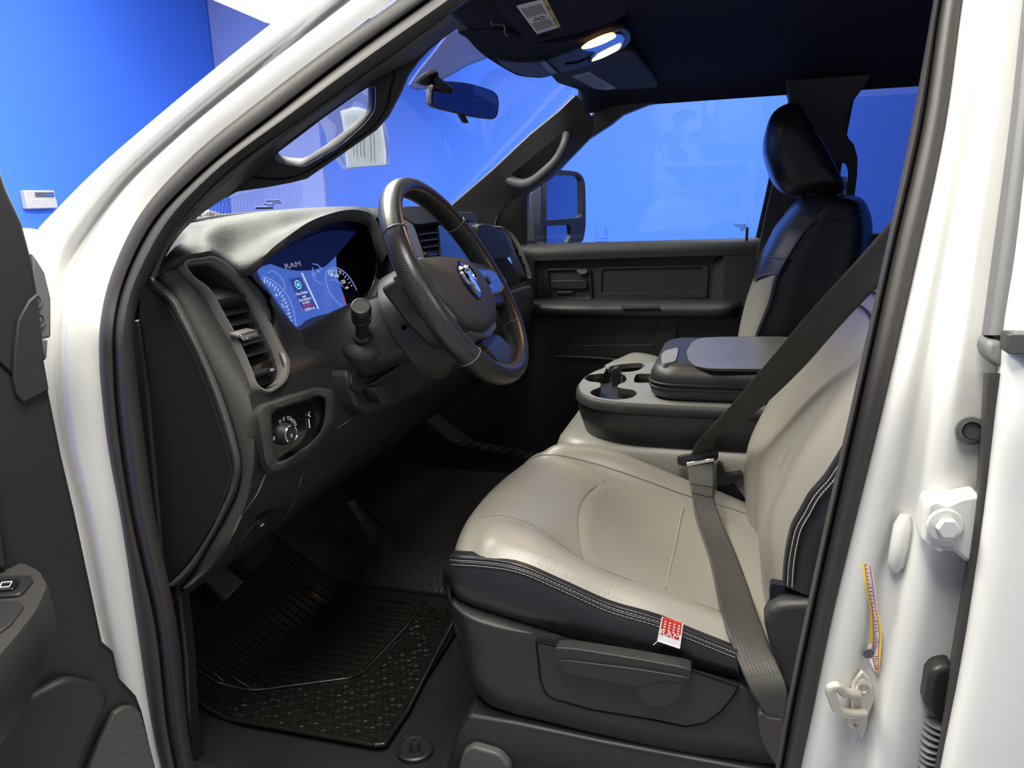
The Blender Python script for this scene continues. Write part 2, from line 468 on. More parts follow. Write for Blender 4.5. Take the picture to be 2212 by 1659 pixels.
bprof = [(-.08, .01), (0, 0), (.10, -.010), (.24, -.013), (.36, -.002), (.46, -.008), (.58, -.030), (.70, -.036), (.85, -.034), (1.0, -.030), (1.35, -.02)]
rows = []
for (ox, oy), (sx, sy) in zip(B_S, B_D):
    rows.append([PB(ox+(sx-ox)*t, oy+(sy-oy)*t, off) for t, off in bprof])
patch('middle_pillar', rows, M['paint_in'], body, 5, 4)
def PBP(px, py, lift=.004):
    for i in range(len(B_S)-1):
        if B_S[i][1] <= py <= B_S[i+1][1]: break
    t = (py-B_S[i][1])/(B_S[i+1][1]-B_S[i][1])
    x0 = B_S[i][0]+(B_S[i+1][0]-B_S[i][0])*t; x1 = B_D[i][0]+(B_D[i+1][0]-B_D[i][0])*t
    f = (px-x0)/(x1-x0); off = bprof[-1][1]
    for (f0, o0), (f1, o1) in zip(bprof, bprof[1:]):
        if f0 <= f <= f1: off = o0+(o1-o0)*(f-f0)/(f1-f0)
    return PB(px, py, off-lift)
# dash-side edge of the front wing, roof skin, rocker and the cab shell behind the seats
struct('trim_1', slab('trim_1', [(1.2, 2.33, 1.8), (1.63, 2.362, 1.8), (2.12, 2.408, 1.8), (2.2, 2.38, 1.8), (2.3, 1.6, 1.8), (1.2, 1.6, 1.8)], (0, 0, .4), mat('lit_diffuser', (.85, .83, .80), .6, emit=(1, .93, .86), es=.75), bevel=.01))  # white ceiling soffit, glow added so its underside stays bright
pw0, pw1 = PY(-90, 477, .97), PY(112, 490, .97)
v = [pw0, pw1, pw1+V((.1, .9, -.14)), pw0+V((0, .9, -.14))]
slab('front_wing', v, (0, 0, -.25), M['paint'], body, bevel=.02, seg=3)
patch('roof_skin', [[(-.70, y, 1.20), (-.62, y, 1.245), (0, y, 1.27+.0), (.62, y, 1.245), (.72, y, 1.18)] for y in (.40, .1, -.4, -1.2)], M['paint'], body, 3, 3)
box('rocker', (-.90, .25, -.10), .09, 1.3, .16, M['paint'], body, bevel=.02)
plate('cab_back_panel', [(-.85, -1.2, -.1), (.85, -1.2, -.1), (.85, -1.2, .75), (.70, -1.2, 1.22), (-.70, -1.2, 1.22), (-.85, -1.2, .75)], [rnd([(-.60, -1.2, .74), (.60, -1.2, .74), (.54, -1.2, 1.10), (-.54, -1.2, 1.10)], .12, 3)], (0, -.03, 0), M['trim'], body, bevel=.0)
slab('cab_back_glass', [(-.63, -1.21, .71), (.63, -1.21, .71), (.57, -1.21, 1.13), (-.57, -1.21, 1.13)], (0, -.004, 0), M['tint'], body, bevel=0, smooth=False)
# kick panel edge between weatherstrip and dash
slab('kick_panel', [PX(x, y, -.79) for x, y in [(286, 690), (298, 700), (318, 850), (340, 1100), (353, 1267), (384, 1263), (402, 1421), (408, 1540), (432, 1740), (395, 1740), (380, 1589), (352, 1353), (312, 1105), (292, 955), (280, 871), (270, 760)]], (.025, 0, 0), M['trim_sm'], body, bevel=.004)
slab('cowl_grille', [PY(360, 506, 1.0), PY(405, 482, 1.0), PY(440, 474, 1.02), PY(520, 468, 1.04), PY(600, 458, 1.06), PY(640, 468, 1.06)], (0, .25, .0), M['rubber'], body, bevel=.004)

# door weatherstrip running round the opening
o_ = [(1016, -125), (860, 0), (740, 84), (574, 209), (388, 365), (304, 463), (257, 554), (230, 631), (216, 719), (216, 786), (223, 871), (233, 955), (260, 1105), (297, 1353), (334, 1589), (375, 1760)]
v_ = [(1080, -112), (923, 0), (768, 110), (602, 238), (420, 385), (335, 475), (287, 560), (258, 640), (245, 722), (246, 790), (250, 871), (259, 955), (282, 1105), (338, 1353), (365, 1589), (400, 1760)]
i_ = [(1165, -110), (1005, 5), (846, 117), (655, 253), (480, 380), (388, 480), (337, 565), (302, 640), (287, 720), (292, 790), (301, 871), (312, 955), (332, 1105), (382, 1353), (407, 1589), (440, 1760)]
bo = [(2092, -100), (2077, 0), (2040, 270), (1979, 560), (1919, 820), (1848, 1110), (1790, 1353), (1750, 1548), (1726, 1659), (1700, 1780)]
br = [(2052, -100), (2033, 0), (1992, 270), (1925, 560), (1868, 820), (1803, 1110), (1750, 1353), (1710, 1548), (1690, 1659), (1665, 1780)]
bi = [(2033, -100), (2017, 0), (1970, 270), (1909, 560), (1852, 820), (1787, 1110), (1735, 1353), (1696, 1548), (1676, 1659), (1650, 1780)]
def mixp(a, b, t): return (a[0]+(b[0]-a[0])*t, a[1]+(b[1]-a[1])*t)
rows = []
for o, v, i in zip(o_, v_, i_):
    rows.append([PB(*o, .012), PB(*mixp(o, v, .03), -.006), PB(*mixp(o, v, .5), -.010), PB(*mixp(o, v, .9), -.006), PB(*v, .006),
                 PB(*mixp(v, i, .12), -.002), PB(*mixp(v, i, .5), -.014), PB(*mixp(v, i, .88), .002), PB(*i, .02), PB(*mixp(v, i, 1.02), .05)])
rb = []
for o, r, i in zip(bo, br, bi):
    rb.append([PB(*o, .012), PB(*mixp(o, r, .04), -.007), PB(*mixp(o, r, .5), -.010), PB(*mixp(o, r, .9), -.004), PB(*r, .008),
               PB(*mixp(r, i, .15), -.002), PB(*mixp(r, i, .5), -.010), PB(*mixp(r, i, .85), 0), PB(*i, .02), PB(*mixp(r, i, 1.06), .05)])
mid_top = [[rb[0][k].lerp(rows[0][k], t) + V((0, 0, .05*sin(pi*t))) for k in range(10)] for t in (.25, .5, .75)]
rail = [[r[0]+V((.01, 0, .0)), r[0], r[0]+V((-.022, .002, .018)), r[0]+V((-.020, .012, .05)), V((-.69, r[0].y+.02, max(1.19, r[0].z+.07))), V((-.62, r[0].y+.02, 1.243))] for r in [rb[0]]+mid_top+[rows[0], rows[1]]]
patch('roof_rail', rail, M['paint'], body, 4, 4)
rows = rb[::-1] + mid_top + rows
patch('door_weatherstrip', rows, M['seal'], body, 5, 3)

# rubber drain plug, check-strap bracket, striker, placard on the middle pillar
def onB(c, lift, w, h, dy=(0, 1)):   # local frame on the pillar around pixel c
    o = PBP(*c, lift); ux = (PBP(c[0]+4, c[1], lift)-o).normalized(); uy = (PBP(c[0], c[1]-4, lift)-o); uy = (uy-ux*uy.dot(ux)).normalized()
    return o, ux, uy
def pil_loop(pts, lift): return [PBP(x, y, lift) for x, y in pts]
ol = [(2098+37*cos(t)*1.0, 930+33*sin(t)) for t in [2*pi*i/28 for i in range(28)]]
g0 = pil_loop(ol, .0); g1 = pil_loop([(2098+33*cos(2*pi*i/28), 930+29*sin(2*pi*i/28)) for i in range(28)], .012)
g2 = pil_loop([(2100+22*cos(2*pi*i/28), 931+20*sin(2*pi*i/28)) for i in range(28)], .013)
g3 = pil_loop([(2100+20*cos(2*pi*i/28), 931+18*sin(2*pi*i/28)) for i in range(28)], .006)
g4 = pil_loop([(2100+19*cos(2*pi*i/28), 931+17*sin(2*pi*i/28)) for i in range(28)], .010)
loops('rubber_plug', [g0, g1, g2, g3, g4], M['paint_dk'], body, cap0=False)
bk = [(2001, 1087), (2020, 1080), (2047, 1087), (2080, 1078), (2120, 1071), (2120, 1215), (2088, 1216), (2060, 1193), (2025, 1188), (2006, 1184), (1990, 1167), (1996, 1120)]
br_o = slab('strap_bracket', [PBP(x, y, .03) for x, y in bk], (.03, 0, 0), M['paint_in'], body, bevel=.005, seg=3)
o, ux, uy = onB((2039, 1132), .031, 0, 0)
n = ux.cross(uy)
if n.x > 0: n = -n
wv = gridmesh([put(ell2(.0155, .0155), o+n*z, ux, uy) for z in (0, .004)], cv=True, cap0=True, cap1=True)
hv = gridmesh([put([(.0095*cos(pi/3*i), .0095*sin(pi/3*i)) for i in range(6)], o+n*z, ux, uy) for z in (.004, .012)], cv=True, cap0=True, cap1=True)
mk('hex_bolt', *join([wv, hv]), M['paint_in'], br_o, bevel=.001)
st = [(1862, 1449), (1881, 1467), (1889, 1514), (1876, 1548), (1873, 1572), (1862, 1599), (1854, 1585), (1840, 1551), (1839, 1514), (1840, 1481)]
sp = slab('striker_plate', [PBP(x, y, .010) for x, y in st], (.008, 0, 0), M['steel'], body, bevel=.002)
x0 = PBP(1847, 1498, .012).x
tube('striker_loop', bykey([PX(px, py, x0-.012*k) for px, py, k in ((1852, 1499, 0), (1822, 1495, 1), (1807, 1482, 1.4), (1794, 1486, 1.6), (1799, 1508, 1.6), (1812, 1534, 1.4), (1832, 1541, 1), (1866, 1541, 0))], 4), .0052, M['steel'], sp, n=12)
for c in ((1863, 1482), (1847, 1556)):
    o, ux, uy = onB(c, .011, 0, 0); n = ux.cross(uy); n = -n if n.x > 0 else n
    sc = loops('screw_head', [put(ell2(.0095*k, .0095*k, 16), o+n*z, ux, uy) for k, z in ((1, 0), (1, .002), (.6, .004), (.5, .0015))], M['steel'], sp)
L = [(1861, 1216), (1868, 1268), (1879, 1316), (1879, 1359), (1878, 1390), (1873, 1407), (1883, 1437), (1889, 1450)]
R_ = [(1884, 1225), (1891, 1268), (1896, 1319), (1905, 1363), (1905, 1385), (1904, 1403), (1901, 1434), (1898, 1454)]
lab = patch('tyre_placard', [[PBP(*mixp(a, b, t), .005) for t in (0, .33, .66, 1)] for a, b in zip(L, R_)], M['white'], body, 3, 2)
def strip(name, lt, i0, i1, f0, f1, m, lift, par):
    rr = []
    for a, b in list(zip(L, R_))[i0:i1+1]:
        rr.append([PBP(*mixp(a, b, f0), lift), PBP(*mixp(a, b, (f0+f1)/2), lift), PBP(*mixp(a, b, f1), lift)])
    return patch(name, rr, m, par, 3, 2)
strip('yellow_band', 0, 0, 4, .03, .26, M['yellow'], .0062, lab)
strip('yellow_band', 0, 2, 7, .80, .97, M['yellow'], .0062, lab)
tx = []
for k in range(40):      # rows of fine print
    t = k/39*6.6; i = int(t); f = t-i
    a, b = mixp(L[i], L[i+1], f), mixp(R_[i], R_[i+1], f)
    f0, f1 = .32, random.uniform(.5, .76)
    q = [PBP(*mixp(a, b, f0), .0064), PBP(*mixp(a, b, f1), .0064), PBP(*mixp((a[0], a[1]+2), (b[0], b[1]+2), f1), .0064), PBP(*mixp((a[0], a[1]+2), (b[0], b[1]+2), f0), .0064)]
    tx.append((q, [(0, 1, 2, 3)]))
mk('fine_print', *join(tx), M['ink'], lab, smooth=False)
rl = []
for f in (.30, .78):
    rr = [PBP(*mixp(a, b, f), .0066) for a, b in zip(L, R_)]
    rl.append(tube_vf(bykey(rr, 3), .0004, 5))
mk('red_outline', *join(rl), M['redink'], lab)
o, ux, uy = onB((1876, 1412), .0068, 0, 0)
mk('round_symbol', *gridmesh([put(ell2(.0058, .0058), o, ux, uy), put(ell2(.0056, .0056), o+V((-.0006, 0, 0)), ux, uy)], cv=True, cap0=True, cap1=True), M['ink'], lab)
v, f = tube_vf([PBP(1955, 1112, .004), PBP(1950, 1135, .006), PBP(1943, 1180, .006), PBP(1936, 1215, .006), PBP(1933, 1230, .003)], [.005, .0085, .009, .0085, .005], 16)
mk('stamped_rib', v, f, M['paint_in'], body)
bx_ = [(2060, 1438), (2019, 1444), (2006, 1464), (1997, 1521), (2006, 1548), (2026, 1560), (2060, 1560)]
slab('latch_cover', [PBP(x, y, .022) for x, y in bx_], (.03, 0, 0), M['rubber'], body, bevel=.006, seg=3)
pp = bykey([PBP(2024, 1562, .012), PBP(2014, 1600, .014), PBP(2011, 1640, .014), PBP(2008, 1690, .014)], 16)
tube('wire_boot', pp, [.009+.0028*sin(i*1.25) for i in range(len(pp))], M['paint_dk'], body, n=12)

# ------------------------------------------------------------------ closed rear door at the right edge
rd = thing('rear_door', (-.96, -.4, .3), 'closed white rear door beside the middle pillar', 'car door')
Rr = [(2262, -100), (2250, 0), (2228, 270), (2197, 560), (2172, 724), (2167, 806), (2130, 1110), (2080, 1437), (2036, 1659), (2015, 1780)]
Rl = [(2225, -100), (2214, 0), (2186, 270), (2148, 560), (2126, 724), (2130, 806), (2106, 1110), (2060, 1400), (2019, 1659), (1998, 1780)]
rows = []
for (x, y) in Rr:
    rows.append([PB(x-6, y, -.02), PB(x-2, y, -.075), PB(x+12, y, -.085), PB(x+110, y, -.10), PB(x+420, y, -.11)])
patch('outer_panel', rows, M['paint'], rd, 4, 4)
rows = []
for (a, b) in zip(Rl, Rr):
    rows.append([PB(a[0]-2, a[1], -.01), PB(a[0], a[1], -.055), PB(*mixp(a, b, .3), -.068), PB(*mixp(a, b, .7), -.070), PB(b[0], b[1], -.068), PB(b[0]+2, b[1], -.05)])
patch('edge_seal', rows[:5], M['paint_dk'], rd, 4, 3)
patch('edge_seal', rows[5:], M['seal'], rd, 4, 3)
slab('seal_joint', [PB(2131, 734, -.07), PB(2168, 734, -.07), PB(2166, 800, -.07), PB(2134, 782, -.07), PB(2128, 759, -.07)], (.03, 0, 0), M['paint_dk'], rd, bevel=.005, seg=3)
slab('belt_moulding', rnd([PB(2178, 722, -.105), PB(2300, 722, -.115), PB(2300, 765, -.115), PB(2175, 765, -.105)], .1), (.02, 0, 0), M['trim_sm'], rd, bevel=.006, seg=3)

# ------------------------------------------------------------------ open driver's door at the left edge
dd = thing('open_front_door', (-.97, .82, .2), 'open front door with black inner panel, armrest and speaker grille', 'car door')
dn = V((-.26, -.966, 0)).normalized(); du = V((-.966, .26, 0)).normalized()
def PDn(px, py, lift=0.0):
    return PN(px, py, (V((-.95, .80, 0))+dn*lift, dn))
ed = [(0, 358), (20, 415), (51, 483), (71, 560), (83, 631), (96, 780), (108, 845), (135, 980), (165, 1108), (224, 1387), (248, 1408), (261, 1466), (297, 1504), (310, 1538), (330, 1625), (345, 1700)]
top = PDn(-130, 150); bot = PDn(345, 1800)
pts = [top]+[PDn(x, y) for x, y in ed]+[bot]
far = [bot+du*1.0, V((bot.x, bot.y, .62))+du*1.05, V((pts[1].x, pts[1].y, .93))+du*.9, top+du*.55]
slab('inner_panel', pts+far, -dn*.05, M['trim_sm'], dd, bevel=.006, seg=3)
slab('outer_skin', [p-dn*.05 for p in [PDn(20, 430), PDn(60, 640), PDn(140, 1100), PDn(250, 1500), bot]+far[:3]], -dn*.04, M['paint'], dd, bevel=.01)
fl = [(83, 633), (96, 780), (107, 843), (51, 871), (37, 854), (29, 820), (32, 752), (40, 690), (64, 648)]
slab('hinge_flap', [PDn(x, y, .006) for x, y in fl], -dn*.006, M['trim'], dd, bevel=.002)
ZA = .468
ar = [(-260, 1262), (-60, 1243), (20, 1226), (48, 1212), (88, 1231), (106, 1262), (82, 1318), (34, 1380), (-20, 1440), (-140, 1560), (-300, 1640)]
at_ = rnd([PZ(x, y, ZA) for x, y in ar], .25, 3); ac = cen(at_)
arm = loops('armrest', [inset(at_, ac, .90), inset(at_, ac, .97), [p+V((0, 0, -.008)) for p in inset(at_, ac, 1.0)], [p+V((0, 0, -.05)) for p in inset(at_, ac, 1.02)], [p+V((0, .03, -.11)) for p in inset(at_, ac, .96)], [p+V((-.0, .07, -.17)) for p in inset(at_, ac, .75)]], mat('armrest_vinyl', (.034, .033, .031), .5, bump=.5, scale=420, dist=.0015), dd)
slab('top_pad', rnd([PZ(x, y, ZA+.003) for x, y in [(-160, 1300), (42, 1296), (52, 1308), (20, 1352), (-160, 1450)]], .2, 3), (0, 0, -.004), M['trim'], arm, bevel=.002, seg=3)
sw = slab('switch_plate', rnd([PZ(x, y, ZA+.004) for x, y in [(-60, 1243), (66, 1241), (72, 1252), (44, 1284), (-60, 1290)]], .2, 3), (0, 0, -.005), M['trim_sm'], arm, bevel=.002, seg=3)
slab('window_switch', rnd([PZ(x, y, ZA+.007) for x, y in [(-30, 1252), (46, 1249), (30, 1272), (-30, 1277)]], .2, 3), (0, 0, -.005), M['gloss'], arm, bevel=.002)
sq = [PZ(x, y, ZA+.0075) for x, y in [(4, 1258), (26, 1256), (20, 1267), (-1, 1269)]]
mk('switch_symbol', *tube_vf(sq+[sq[0]], .0007, 5), M['icon'], arm)
slab('pull_strip', [PDn(x, y, .012) for x, y in [(-90, 1000), (-6, 1000), (2, 1100), (19, 1229), (-90, 1229)]], -dn*.012, M['trim'], dd, bevel=.004)
pk = [(40, 1520), (150, 1462), (220, 1480), (240, 1510), (205, 1580), (166, 1665), (150, 1760), (-100, 1760), (-100, 1560)]
slab('map_pocket', rnd([PDn(x, y, .018) for x, y in pk], .25, 3), -dn*.018, M['trim'], dd, bevel=.012, seg=4)
gr = [(192, 1665), (220, 1595), (249, 1540), (270, 1527), (288, 1526), (303, 1538), (323, 1605), (338, 1665), (338, 1740), (175, 1740)]
sg = slab('speaker_grille', [PDn(x, y, .010) for x, y in gr], -dn*.010, M['speaker'], dd, bevel=.002)
dots = []
import itertools
def inpoly(x, y, P):
    c = False
    for i in range(len(P)):
        (x1, y1), (x2, y2) = P[i-1], P[i]
        if (y1 > y) != (y2 > y) and x < (x2-x1)*(y-y1)/(y2-y1)+x1: c = not c
    return c
for r in range(40):
    for c in range(40):
        x = 180+c*5.2+(r % 2)*2.6; y = 1526+r*4.6
        if y < 1700 and inpoly(x, y, gr):
            o = PDn(x, y, .010); s = .0009
            dots.append(([o+du*s, o+V((0, 0, s)), o-du*s, o-V((0, 0, s)), o+dn*.0008], [(0, 1, 4), (1, 2, 4), (2, 3, 4), (3, 0, 4)]))
mk('mesh_dots', *join(dots), M['satin'], sg, smooth=False)
hb = slab('hinge_cover', [PDn(x, y, -.004) for x, y in [(70, 545), (80, 560), (98, 590), (111, 645), (111, 729), (88, 734), (70, 660)]], -dn*.03, M['paint_dk'], dd, bevel=.004, seg=3)
slab('hinge_arm', [PDn(x, y, -.004) for x, y in [(90, 734), (104, 734), (102, 772), (97, 780)]], -dn*.02, M['paint_dk'], dd, bevel=.003)
for c in ((77, 650), (84, 692)):
    o = PDn(*c, -.003)
    loops('hinge_boss', [put(ell2(.0075*k, .009*k, 20), o+dn*z, du, (0, 0, 1)) for k, z in ((1, -.002), (1, .001), (.8, .001), (.75, -.001), (.3, .001))], M['paint_dk'], hb)
# far edge boundary: small black groove under the flap
tube('panel_groove', [PDn(-40, 770, .001), PDn(0, 783, .001), PDn(30, 812, .001)], .002, M['void'], dd, n=8)
# ------------------------------------------------------------------ far front door
fd = thing('passenger_door', (.82, .3, .2), 'closed far front door with black armrest panel below its window', 'car door')
def PFx(px, py, x): return PX(px, py, x)
hole = [(1134, 528), (1139, 418), (1190, 384), (1232, 340), (1271, 300), (1320, 268), (1345, 248), (1400, 226), (1480, 207), (1560, 195), (1640, 188), (1680, 187), (1697, 196), (1703, 215), (1700, 245), (1680, 320), (1664, 371), (1648, 445), (1632, 515)]
outer = [(1060, 548), (1060, 480), (1090, 425), (1170, 345), (1230, 290), (1290, 235), (1400, 185), (1560, 160), (1700, 155), (1750, 180), (1745, 300), (1715, 440), (1700, 514), (1700, 546)]
plate('window_frame', [PF(x, y, .03) for x, y in outer], [[PF(x, y, .03) for x, y in hole]], (.035, 0, 0), M['trim_sm'], fd, bevel=.006, seg=3)
slab('mirror_sail', [PF(x, y, .05) for x, y in [(1137, 408), (1138, 532), (1070, 532), (1066, 482), (1078, 455), (1100, 428)]], (.012, 0, 0), M['trim_sm'], fd, bevel=.003)
tube('sail_seam', bykey([PF(x, y, .052) for x, y in [(1100, 432), (1082, 455), (1071, 478), (1066, 500)]], 4), .0015, M['satin'], fd, n=6)  # satin line drawn for the highlight along the sail's curve
g = [(1110, 540), (1110, 400), (1250, 290), (1400, 205), (1560, 175), (1715, 172), (1725, 230), (1670, 420), (1650, 530)]
slab('window_glass', [PF(x, y, .012) for x, y in g], (.004, 0, 0), M['glass'], fd, bevel=0, smooth=False)
# sill cap that catches the light
cap = []
for px, y0 in ((1118, 530), (1200, 528), (1330, 524), (1460, 520), (1580, 517), (1672, 513)):
    cap.append([PX(px, y0, .825), PX(px, y0-1, .808), PX(px, y0+6, .795), PX(px, y0+16, .788), PX(px, y0+34, .788)])
patch('sill_cap', cap, M['trim'], fd, 4, 4)
# panel with its recess
pan = [(1105, 549), (1690, 528), (1690, 1000), (1105, 1060)]
rec = rnd([PX(x, y, .79) for x, y in [(1154, 557), (1563, 546), (1556, 662), (1158, 662)]], .07, 3)
plate('door_panel', [PX(x, y, .79) for x, y in pan], [rec], (.02, 0, 0), M['trim'], fd, bevel=.007, seg=3)
slab('recess_back', [PX(x, y, .822) for x, y in [(1130, 540), (1590, 530), (1590, 680), (1130, 680)]], (.02, 0, 0), M['trim'], fd, bevel=0)
slab('recess_end', [PX(x, y, xx) for x, y, xx in [(1566, 556, .795), (1556, 658, .795), (1534, 652, .82), (1541, 560, .82)]], (.01, 0, 0), M['trim'], fd, bevel=.002)
# inside handle in its cup
cup = thing if False else None
cu = plate('handle_bezel', [PX(x, y, .812) for x, y in rr2(1, 1, .08)] if False else rnd([PX(x, y, .812) for x, y in [(1179, 581), (1276, 579), (1280, 648), (1184, 649)]], .1, 3),
           [rnd([PX(x, y, .812) for x, y in [(1184, 585), (1272, 583), (1274, 643), (1189, 644)]], .08, 3)], (.012, 0, 0), M['trim_sm'], fd, bevel=.002)
slab('cup_back', [PX(x, y, .83) for x, y in [(1176, 576), (1284, 576), (1284, 654), (1176, 654)]], (.004, 0, 0), M['void'], cu, bevel=0)
slab('release_lever', rnd([PX(x, y, .808) for x, y in [(1188, 606), (1268, 605), (1268, 624), (1190, 625)]], .2, 3), (.016, 0, 0), M['trim_sm'], cu, bevel=.004, seg=3)
slab('lever_cap', rnd([PX(x, y, .806) for x, y in [(1242, 583), (1270, 583), (1266, 591), (1254, 594)]], .3, 3), (.008, 0, 0), M['satin'], cu, bevel=.002)
slab('lock_slider', [PX(x, y, .812) for x, y in [(1200, 629), (1238, 628), (1240, 634), (1202, 635)]], (.010, 0, 0), M['trim'], cu, bevel=.002)
# framed insert
plate('insert_frame', rnd([PX(x, y, .815) for x, y in [(1291, 578), (1531, 572), (1527, 644), (1293, 645)]], .06, 3),
      [rnd([PX(x, y, .815) for x, y in [(1300, 582), (1518, 577), (1513, 631), (1299, 633)]], .05, 3)], (.012, 0, 0), M['trim'], fd, bevel=.005, seg=3)
# armrest shelf
arows = []
for px, w in ((1148, .0), (1162, .75), (1200, 1), (1350, 1), (1500, 1), (1575, .9), (1598, .3)):
    xf = .79-.075*w
    y0 = PX(px, 655, .80).y
    arows.append([V((.825, y0, .552)), V((.80, y0, .549)), V((xf+.012, y0, .541)), V((xf, y0, .530)), V((xf+.004, y0, .512)), V((xf+.03, y0, .498)), V((.80, y0, .490))])
ao = patch('armrest', arows, M['trim'], fd, 4, 4)
def PA(px, py, dz=.0):      # on the sloping armrest top
    return PN(px, py, (V((.80, .3, .5495+dz)), V((-.16, 0, 1)).normalized()))
sb = slab('switch_bezel', rnd([PA(x, y, .003) for x, y in [(1196, 654), (1300, 651), (1300, 658), (1288, 661), (1205, 660)]], .15, 3), (0, 0, -.006), M['trim_sm'], ao, bevel=.0015)
slab('grip_slot', [PA(x, y, .0035) for x, y in [(1202, 652), (1246, 651), (1246, 656), (1200, 657)]], (0, 0, -.003), M['void'], sb, bevel=0)
for c in ((1270, 652), (1291, 653)):
    slab('window_switch', [PA(c[0]-5, c[1]-2, .006), PA(c[0]+5, c[1]-2.4, .006), PA(c[0]+5, c[1]+1.4, .006), PA(c[0]-5, c[1]+1.8, .006)], (0, 0, -.004), M['satin'], sb, bevel=.001)
plate('tray_rim', [PA(x, y, .003) for x, y in [(1343, 652), (1424, 651), (1424, 664), (1343, 664)]], [[PA(x, y, .003) for x, y in [(1350, 654), (1418, 653.5), (1418, 661), (1350, 661)]]], (0, 0, -.006), M['trim_sm'], ao, bevel=.0015)
slab('tray_void', [PA(x, y, .001) for x, y in [(1348, 653), (1420, 652), (1420, 663), (1348, 663)]], (0, 0, -.003), M['void'], ao, bevel=0)
# lower map pocket
lw = rnd([PX(x, y, .775) for x, y in [(1216, 690), (1424, 688), (1412, 744), (1232, 746)]], .08, 3)
plate('pocket_frame', rnd([PX(x, y, .778) for x, y in [(1165, 684), (1470, 682), (1450, 772), (1200, 774)]], .08, 3), [lw], (.03, 0, 0), M['trim'], fd, bevel=.008, seg=3)
tube('panel_seam', [PX(x, y, .775) for x, y in [(1199, 769), (1260, 771), (1330, 776), (1420, 778)]], .0022, M['satin'], fd, n=6)
sl = PX(1613, 515, .80)
tube('lock_knob', [sl-V((0, 0, .01)), sl+V((0, 0, .018)), sl+V((0, 0, .031)), sl+V((0, 0, .034))], [.004, .004, .0045, .002], M['rubber'], fd, n=12)
et = []
for (x, y, w_) in [(1585, 486, 26), (1592, 490, 20), (1598, 494, 12), (1600, 498, 5)]:
    et.append(([PF(x, y, .0115), PF(x+w_, y-1, .0115), PF(x+w_, y+1, .0115), PF(x, y+1.6, .0115)], [(0, 1, 2, 3)]))
mk('glass_etching', *join(et), M['ink'], fd, smooth=False)

# ------------------------------------------------------------------ far rear door with privacy glass
rf = thing('far_rear_door', (.84, -.6, .2), 'far rear door with darker tinted window behind the passenger seat', 'car door')
h2 = [(1800, 506), (1815, 380), (1832, 280), (1845, 215), (1868, 186), (1898, 172), (1990, 168), (2060, 166), (2110, 180), (2120, 506)]
o2 = [(1745, 560), (1760, 380), (1780, 260), (1800, 175), (1850, 140), (1990, 130), (2160, 130), (2170, 560)]
plate('window_frame', [PF(x, y, .03) for x, y in o2], [[PF(x, y, .03) for x, y in h2]], (.035, 0, 0), M['trim_sm'], rf, bevel=.005)
slab('tinted_glass', [PF(x, y, .012) for x, y in [(1780, 520), (1800, 250), (1850, 165), (2140, 150), (2150, 520)]], (.004, 0, 0), M['tint'], rf, bevel=0, smooth=False)
slab('door_panel', [PX(x, y, .80) for x, y in [(1700, 506), (2200, 500), (2200, 900), (1700, 900)]], (.03, 0, 0), M['trim'], rf, bevel=.008, seg=3)

# ------------------------------------------------------------------ far tow mirror outside the window
tm = thing('tow_mirror', (1.05, .65, .75), 'black towing mirror with two panes outside the far front window', 'mirror')
tp = (V((1.10, .60, .85)), V((-.40, -.917, 0)).normalized())
tn = V(tp[1])
def PT(px, py, l=0): return PN(px, py, (tp[0]+tn*l, tn))
hs = [(1168, 366), (1202, 366), (1246, 370), (1260, 381), (1265, 400), (1266, 485), (1261, 519), (1250, 528), (1168, 530)]
plate('housing', rnd([PT(x, y, .015) for x, y in hs], .3, 3), [rnd([PT(x, y, .015) for x, y in [(1174, 378), (1249, 379), (1257, 388), (1258, 470), (1174, 476)]], .12, 3), rnd([PT(x, y, .015) for x, y in [(1174, 488), (1232, 486), (1234, 507), (1226, 524), (1174, 526)]], .12, 3)], -tn*.035, M['trim_sm'], tm, bevel=.006, seg=3)
slab('housing_back', rnd([PT(x, y, -.006) for x, y in hs], .3, 3), -tn*.07, M['trim_sm'], tm, bevel=.02, seg=4)
slab('flat_pane', [PT(x, y, .004) for x, y in [(1172, 374), (1253, 375), (1262, 392), (1262, 474), (1172, 480)]], -tn*.004, M['mirror'], tm, bevel=0, smooth=False)
slab('wide_angle_pane', [PT(x, y, .006) for x, y in [(1172, 485), (1236, 483), (1238, 512), (1228, 528), (1172, 530)]], -tn*.006, M['mirror'], tm, bevel=.002)
slab('mounting_arm', [PX(x, y, .96) for x, y in [(1140, 416), (1180, 382), (1181, 528), (1136, 528)]], (.05, 0.01, 0), M['trim'], tm, bevel=.012, seg=3)

# ------------------------------------------------------------------ interior pillar trims
ft = thing('far_windshield_pillar_trim', (.66, .6, .9), 'black far windshield pillar trim with recessed grab handle', 'pillar trim')
gl = [(1245, 204), (1210, 238), (1146, 290), (1063, 368), (980, 440), (930, 486)]
ds = [(1284, 258), (1281, 292), (1271, 303), (1230, 345), (1185, 389), (1152, 411), (1130, 419), (1103, 435), (1080, 460), (1066, 484), (1050, 520)]
pk = rnd([PF(x, y, .14) for x, y in [(1224, 283), (1202, 300), (1150, 342), (1095, 385), (1108, 393), (1134, 395), (1174, 371), (1202, 338), (1219, 305)]], .25, 2)
outer = [PF(x, y, .155) for x, y in gl]+[PF(x, y, .10) for x, y in ds[::-1]]
outer = [PF(1245, 204, .155)]+[PF(x, y, .155) for x, y in gl[1:]]+[PF(x, y, .085) for x, y in ds[::-1]]+[PF(1264, 231, .12)]
plate('pillar_cover', outer, [pk], (.015, .012, 0), M['pillar'], ft, bevel=.006, seg=3)
slab('handle_pocket', [PF(x, y, .105) for x, y in [(1240, 268), (1150, 330), (1075, 395), (1110, 410), (1150, 402), (1200, 360), (1235, 310)]], (.006, .01, 0), M['rubber'], ft, bevel=0)
